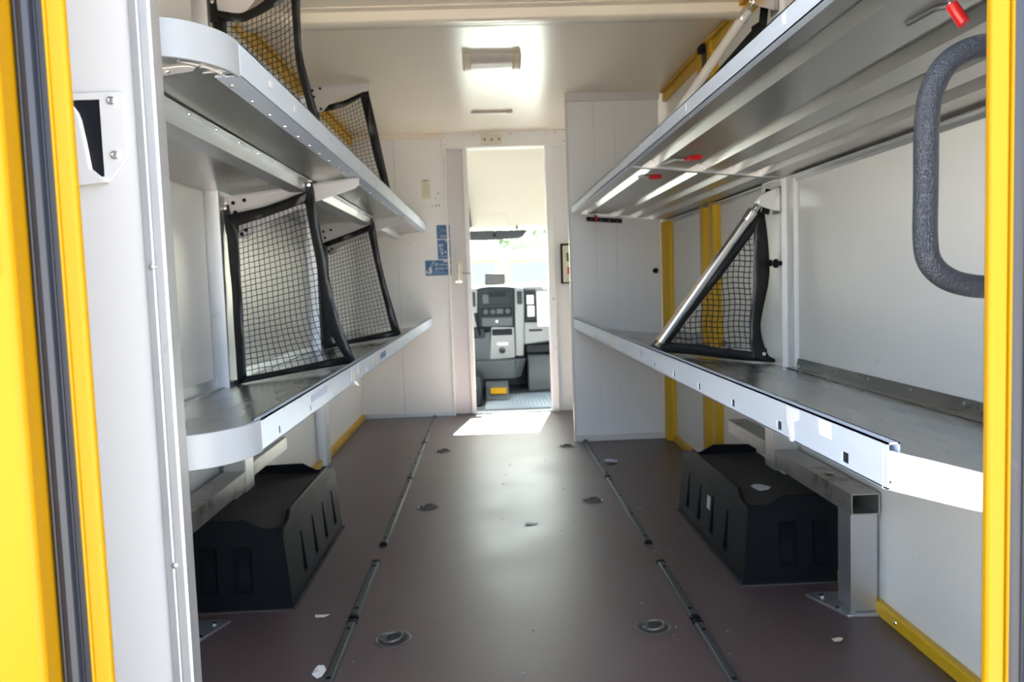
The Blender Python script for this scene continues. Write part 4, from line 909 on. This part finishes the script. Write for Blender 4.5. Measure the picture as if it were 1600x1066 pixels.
panel(0, 0, 0, 0, 0.20, DASHL, 'lower_console', bev=0.008, poly=[(-0.012, 0.275), (0.206, 0.290), (0.206, 0.552), (0.012, 0.560)], proud=0.010)
panel(0.018, 0.187, 0.486, 0.540, 0.01, BLACK, 'open_slot', proud=0.014, bev=0.004)
panel(0.057, 0.148, 0.400, 0.425, 0.016, LAC, 'ashtray_pull', proud=0.022, bev=0.004)
sk = MB().lathe([(0.027, 0), (0.026, -0.010), (0.018, -0.010), (0.017, 0.002), (0.0001, 0.004)], (0.097, yface(0.356) - 0.011, 0.356), 'y', 18).build('socket', DASHD, da)
panel(0, 0, 0, 0, 0.20, DASHM, 'driver_side_panel', bev=0.008, poly=[(-0.30, 0.277), (0.0, 0.277), (0.004, 0.52), (-0.133, 0.50), (-0.30, 0.50)], proud=0.0)
gl_ = panel(0, 0, 0, 0, 0.06, DASHD, 'gear_gaiter', bev=0.01, poly=[(-0.17, 0.47), (-0.05, 0.47), (-0.045, 0.55), (-0.16, 0.56)], proud=0.05)
MB().tube([(-0.085, 6.66, 0.50), (-0.10, 6.62, 0.58), (-0.108, 6.60, 0.64), (-0.110, 6.60, 0.685)], [0.012, 0.012, 0.016, 0.018], 10).build('gear_lever', BLACK, gl_)
ap = []
for k in range(13):
    a = PI / 2 * k / 12
    ap.append((0.16 + 0.135 * math.sin(a), 6.50 + 0.16 * (1 - math.cos(a))))
pl = [(-0.35, 6.50)] + ap + [(0.295, 6.95), (-0.35, 6.95)]
MB().prism(pl, 'z', 0.135, 0.285).map(lambda x, y, z: (x - (0.285 - z) * 0.3 * (1 if x > 0.2 else 0), y + (0.285 - z) * 0.35, z)).build('console_foot', DASHM, da, bevel=0.015, seg=3)
panel(0, 0, 0, 0, 0.25, DASHL, 'glove_box', bev=0.012, poly=[(0.285, 0.395), (0.60, 0.43), (1.02, 0.43), (1.02, 0.585), (0.288, 0.588)], proud=-0.01)
panel(0.33, 0.44, 0.510, 0.526, 0.01, BLACK, 'glove_box_catch', proud=0.0, bev=0.003)
cpt = panel(0.300, 1.02, 0.595, 0.850, 0.02, DASHD, 'shelf_compartment', proud=-0.02)
panel(0.318, 0.375, 0.74, 0.815, 0.01, PAPER, 'folded_paper', cpt, proud=-0.012, bev=0); panel(0.322, 0.380, 0.635, 0.725, 0.01, PAPER, 'folded_paper', cpt, proud=-0.012, bev=0)
MB().prism([(6.72, 0.86), (6.70, 0.875), (6.72, 0.892), (7.22, 0.905), (7.22, 0.80), (6.80, 0.80)], 'x', -0.86, 1.02).build('dash_top', DASHL, da, bevel=0.01)
MB().prism([(6.78, 0.40), (6.95, 0.30), (7.20, 0.30), (7.20, 0.82), (6.80, 0.82)], 'x', -0.86, 1.02).build('dash_body', DASHD, da)
MB().prism([(6.76, 0.30), (6.90, 0.33), (7.2, 0.33), (7.2, 0.0), (6.72, 0.0), (6.70, 0.11)], 'x', 0.31, 1.02).build('footwell_box', DASHM, da, bevel=0.012)
B(0.30, 0.56, 6.66, 6.74, 0.335, 0.395).build('wiring_gap', BLACK, da, bevel=0.004)
for z, x in ((0.40, 0.535), (0.30, 0.545)): MB().tube([(x, 6.60, z), (x + 0.015, 6.58, z - 0.015), (x + 0.012, 6.58, z - 0.05)], 0.012, 8).build('chrome_catch', CHROME, da)
sd = thing('navigation_screen', 'small grey switched-off screen standing on the dashboard', 'screen', (0.056, 6.72, 0.90))
panel(-0.026, 0.138, 0.912, 1.006, 0.02, BLACK, 'housing', sd, bev=0.004); panel(-0.020, 0.132, 0.918, 1.000, 0.003, SCREEN, 'display', sd, proud=0.002, bev=0)
B(0.03, 0.08, 6.675, 6.695, 0.9065, 0.915).build('stand', BLACK, sd)
cl = thing('clipboard', 'white papers on a clipboard leaning on the passenger side of the dash', 'clipboard', (0.48, 6.68, 0.55))
B(0.395, 0.62, 6.652, 6.660, 0.545, 0.885).map(lambda x, y, z: (x, y + (z - 0.55) * 0.05, z)).build('board', DASHL, cl, bevel=0.002)
B(0.402, 0.615, 6.646, 6.652, 0.552, 0.842).map(lambda x, y, z: (x, y + (z - 0.55) * 0.05, z)).build('paper', PAPER, cl)
MB().tube([(0.46, 6.655, 0.865), (0.49, 6.645, 0.875), (0.53, 6.645, 0.872), (0.55, 6.655, 0.865)], 0.008, 8).build('clip', LAMPC, cl)
for k in range(7): B(0.42, 0.58 - 0.02 * (k % 3), 6.6452, 6.646, 0.60 + 0.028 * k, 0.603 + 0.028 * k).map(lambda x, y, z: (x, y + (z - 0.55) * 0.05, z)).build('print', DASHL, cl)
oh = thing('ceiling_cab', 'cream cab headliner and overhead console above the windscreen', 'ceiling', (0.06, 6.2, 1.4), kind='structure')
MB().prism([(5.73, 1.93), (6.0, 1.90), (6.22, 1.78), (6.33, 1.60), (6.36, 1.42), (6.37, 1.372), (6.42, 1.35), (6.50, 1.352), (6.60, 1.40), (6.45, 1.80), (6.2, 2.03), (5.73, 2.03)], 'x', -0.95, 1.10).build('headliner', HEAD, oh, bevel=0.012, seg=3)
MB().prism([(6.35, 1.52), (6.345, 1.40), (6.36, 1.362), (6.40, 1.36), (6.40, 1.52)], 'x', -0.088, 0.175).build('console_bulge', HEAD, oh, bevel=0.02, seg=3)
MB().prism([(6.22, 1.70), (6.33, 1.40), (6.36, 1.365), (6.45, 1.5)], 'x', -0.30, -0.145).map(lambda x, y, z: (x + (1.70 - z) * 0.10, y, z)).build('visor_flap', DASHM, oh, bevel=0.01)
B(0.235, 0.247, 6.33, 6.35, 1.345, 1.375).build('clip', BLACK, oh)
mv = thing('rear_view_mirror', 'wide grey mirror housing under the cab headliner', 'mirror', (0.09, 6.38, 1.30))
MB().prism([(-0.20, 1.344), (0.30, 1.340), (0.322, 1.330), (0.295, 1.290), (0.26, 1.276), (0.1, 1.268), (-0.20, 1.268)], 'y', 6.36, 6.39).build('housing', DASHM, mv, bevel=0.008, seg=3)
MB().lathe([(0.013, 0), (0.012, -0.008), (0.0001, -0.009)], (0.063, 6.36, 1.305), 'y', 12).build('sensor', BLACK, mv)
wd = thing('window_1', 'windscreen of the cab seen through the doorway', 'window', (0.06, 6.9, 1.1), kind='structure')
MB().prism([(6.50, 1.358), (7.20, 0.895), (7.205, 0.90), (6.505, 1.363)], 'x', -0.88, 1.0).build('pane', GLASS, wd)
for a, b in ((-0.95, -0.87), (0.99, 1.07)): MB().prism([(6.46, 1.40), (7.20, 0.88), (7.25, 0.93), (6.55, 1.43)], 'x', a, b).build('pillar', DASHM, wd)
for nm, x0, x1, g in (('wall_cab_left', -0.97, -0.90, -0.93), ('wall_cab_right', 1.03, 1.10, 1.06)):
    w_ = thing(nm, 'cab side with door window beyond the %s' % ('driver seat' if x0 < 0 else 'passenger dash'), 'wall', (x0, 6.4, 0), kind='structure')
    B(x0, x1, 5.73, 7.25, -0.6, 0.78).build('panel', DASHM, w_); B(x0, x1, 5.73, 5.92, 0.78, 1.95).build('pillar', DASHM, w_); B(x0, x1, 5.92, 6.6, 1.40, 1.95).build('panel', HEAD, w_)
    MB().prism([(5.92, 0.78), (7.2, 0.78), (7.2, 0.88), (6.5, 1.40), (5.92, 1.40)], 'x', g, g + 0.005).build('pane', GLASS, w_)
fw = B(-0.97, 1.10, 7.21, 7.26, -0.6, 0.89).build('wall_firewall', DASHM); tag(fw, 'grey front wall of the cab below the windscreen', 'wall', kind='structure')

# ------------------------------------------------------------------ the yard ahead: yellow vans and trees
def van(label, x, y, top, sc_=1.0):
    t = thing('delivery_van', label, 'van', (x, y, -0.65), 'yellow vans parked ahead')
    g = -0.65; w = 1.0
    MB().prism([(y + 1.35, g + 0.35), (y + 1.35, top), (y + 6.5, top), (y + 6.5, g + 0.35)], 'x', x - w, x + w).build('cargo_box', VANW, t, bevel=0.06, seg=3)
    MB().prism([(y, g + 0.30), (y, g + 1.05), (y + 0.10, g + 1.20), (y + 0.50, g + 1.62), (y + 1.15, g + 2.52), (y + 1.5, g + 2.72), (y + 1.9, g + 2.74), (y + 1.9, g + 0.30)], 'x', x - w * 0.96, x + w * 0.96).build('cab', BODYW, t, bevel=0.06, seg=3)
    MB().prism([(y + 0.47, g + 1.62), (y + 1.08, g + 2.46), (y + 1.12, g + 2.46), (y + 0.55, g + 1.62)], 'x', x - 0.80, x + 0.80).map(lambda a, b, c: (a, b - 0.03, c)).build('windscreen', VGLASS, t)
    B(x - 0.45, x + 0.45, y - 0.02, y + 0.05, g + 0.72, g + 1.02).build('grille', TYRE, t, bevel=0.02)
    B(x - 0.94, x + 0.94, y - 0.06, y + 0.10, g + 0.30, g + 0.62).build('bumper', DASHD, t, bevel=0.04)
    for s in (-1, 1):
        B(x + s * 0.70 - 0.17, x + s * 0.70 + 0.17, y - 0.03, y + 0.06, g + 0.78, g + 1.05).build('headlight', PAPER, t, bevel=0.03)
        m_ = B(x + s * 1.16 - 0.09, x + s * 1.16 + 0.09, y + 0.75, y + 0.90, g + 1.62, g + 2.00).build('door_mirror', TYRE, t, bevel=0.04)
        MB().tube([(x + s * 0.92, y + 0.85, g + 1.68), (x + s * 1.1, y + 0.82, g + 1.72)], 0.025, 6).build('mirror_arm', TYRE, m_)
        for yy in (y + 0.75, y + 5.2):
            MB().lathe([(0.20, 0.11), (0.34, 0.11), (0.35, 0.08), (0.35, -0.08), (0.34, -0.11), (0.20, -0.11)], (x + s * 0.85, yy, g + 0.35), 'x', 20).build('wheel', TYRE, t)
    return t
van('yellow and white box van parked ahead, the one behind the dash screen', -0.48, 33, 2.75)
van('yellow and white box van parked ahead, the one behind the clipboard', 1.80, 34.5, 2.35)
van('yellow van parked ahead, only its wing showing at the doorway edge', 4.15, 35.5, 2.20)
def tree(label, x, y, h, r, seed):
    t = thing('tree', label, 'tree', (x, y, -0.65), 'trees beyond the parked vans'); rn = random.Random(seed)
    MB().tube([(x, y, -0.65), (x + 0.1, y, h * 0.3), (x - 0.1, y, h * 0.6)], [0.22, 0.16, 0.08], 8).build('trunk', BARK, t)
    mb = MB()
    for k in range(2600):
        while True:
            q = Vector((rn.uniform(-1, 1), rn.uniform(-1, 1), rn.uniform(-1, 1)))
            if 0.35 < q.length < 1: break
        c = Vector((x + q.x * r, y + q.y * r, h * 0.66 + q.z * h * 0.36)); a = Vector((rn.uniform(-1, 1), rn.uniform(-1, 1), rn.uniform(-1, 1))).normalized(); b = a.orthogonal().normalized(); s = rn.uniform(0.10, 0.22)
        mb.add([c - a * s, c + b * s * 0.5, c + a * s, c - b * s * 0.5], [(0, 1, 2, 3)])
    mb.build('foliage', LEAFM, t, smooth=0, kind='stuff')
tree('leafy green tree behind the yellow vans, in the gap between them', 1.9, 50, 6.5, 2.6, 3)
tree('green tree behind the yellow vans, above the dash screen', -4.2, 56, 5.0, 2.6, 4)
tree('green tree far behind the yellow vans, hidden mostly by the jamb', 8.4, 58, 5.5, 2.8, 5)
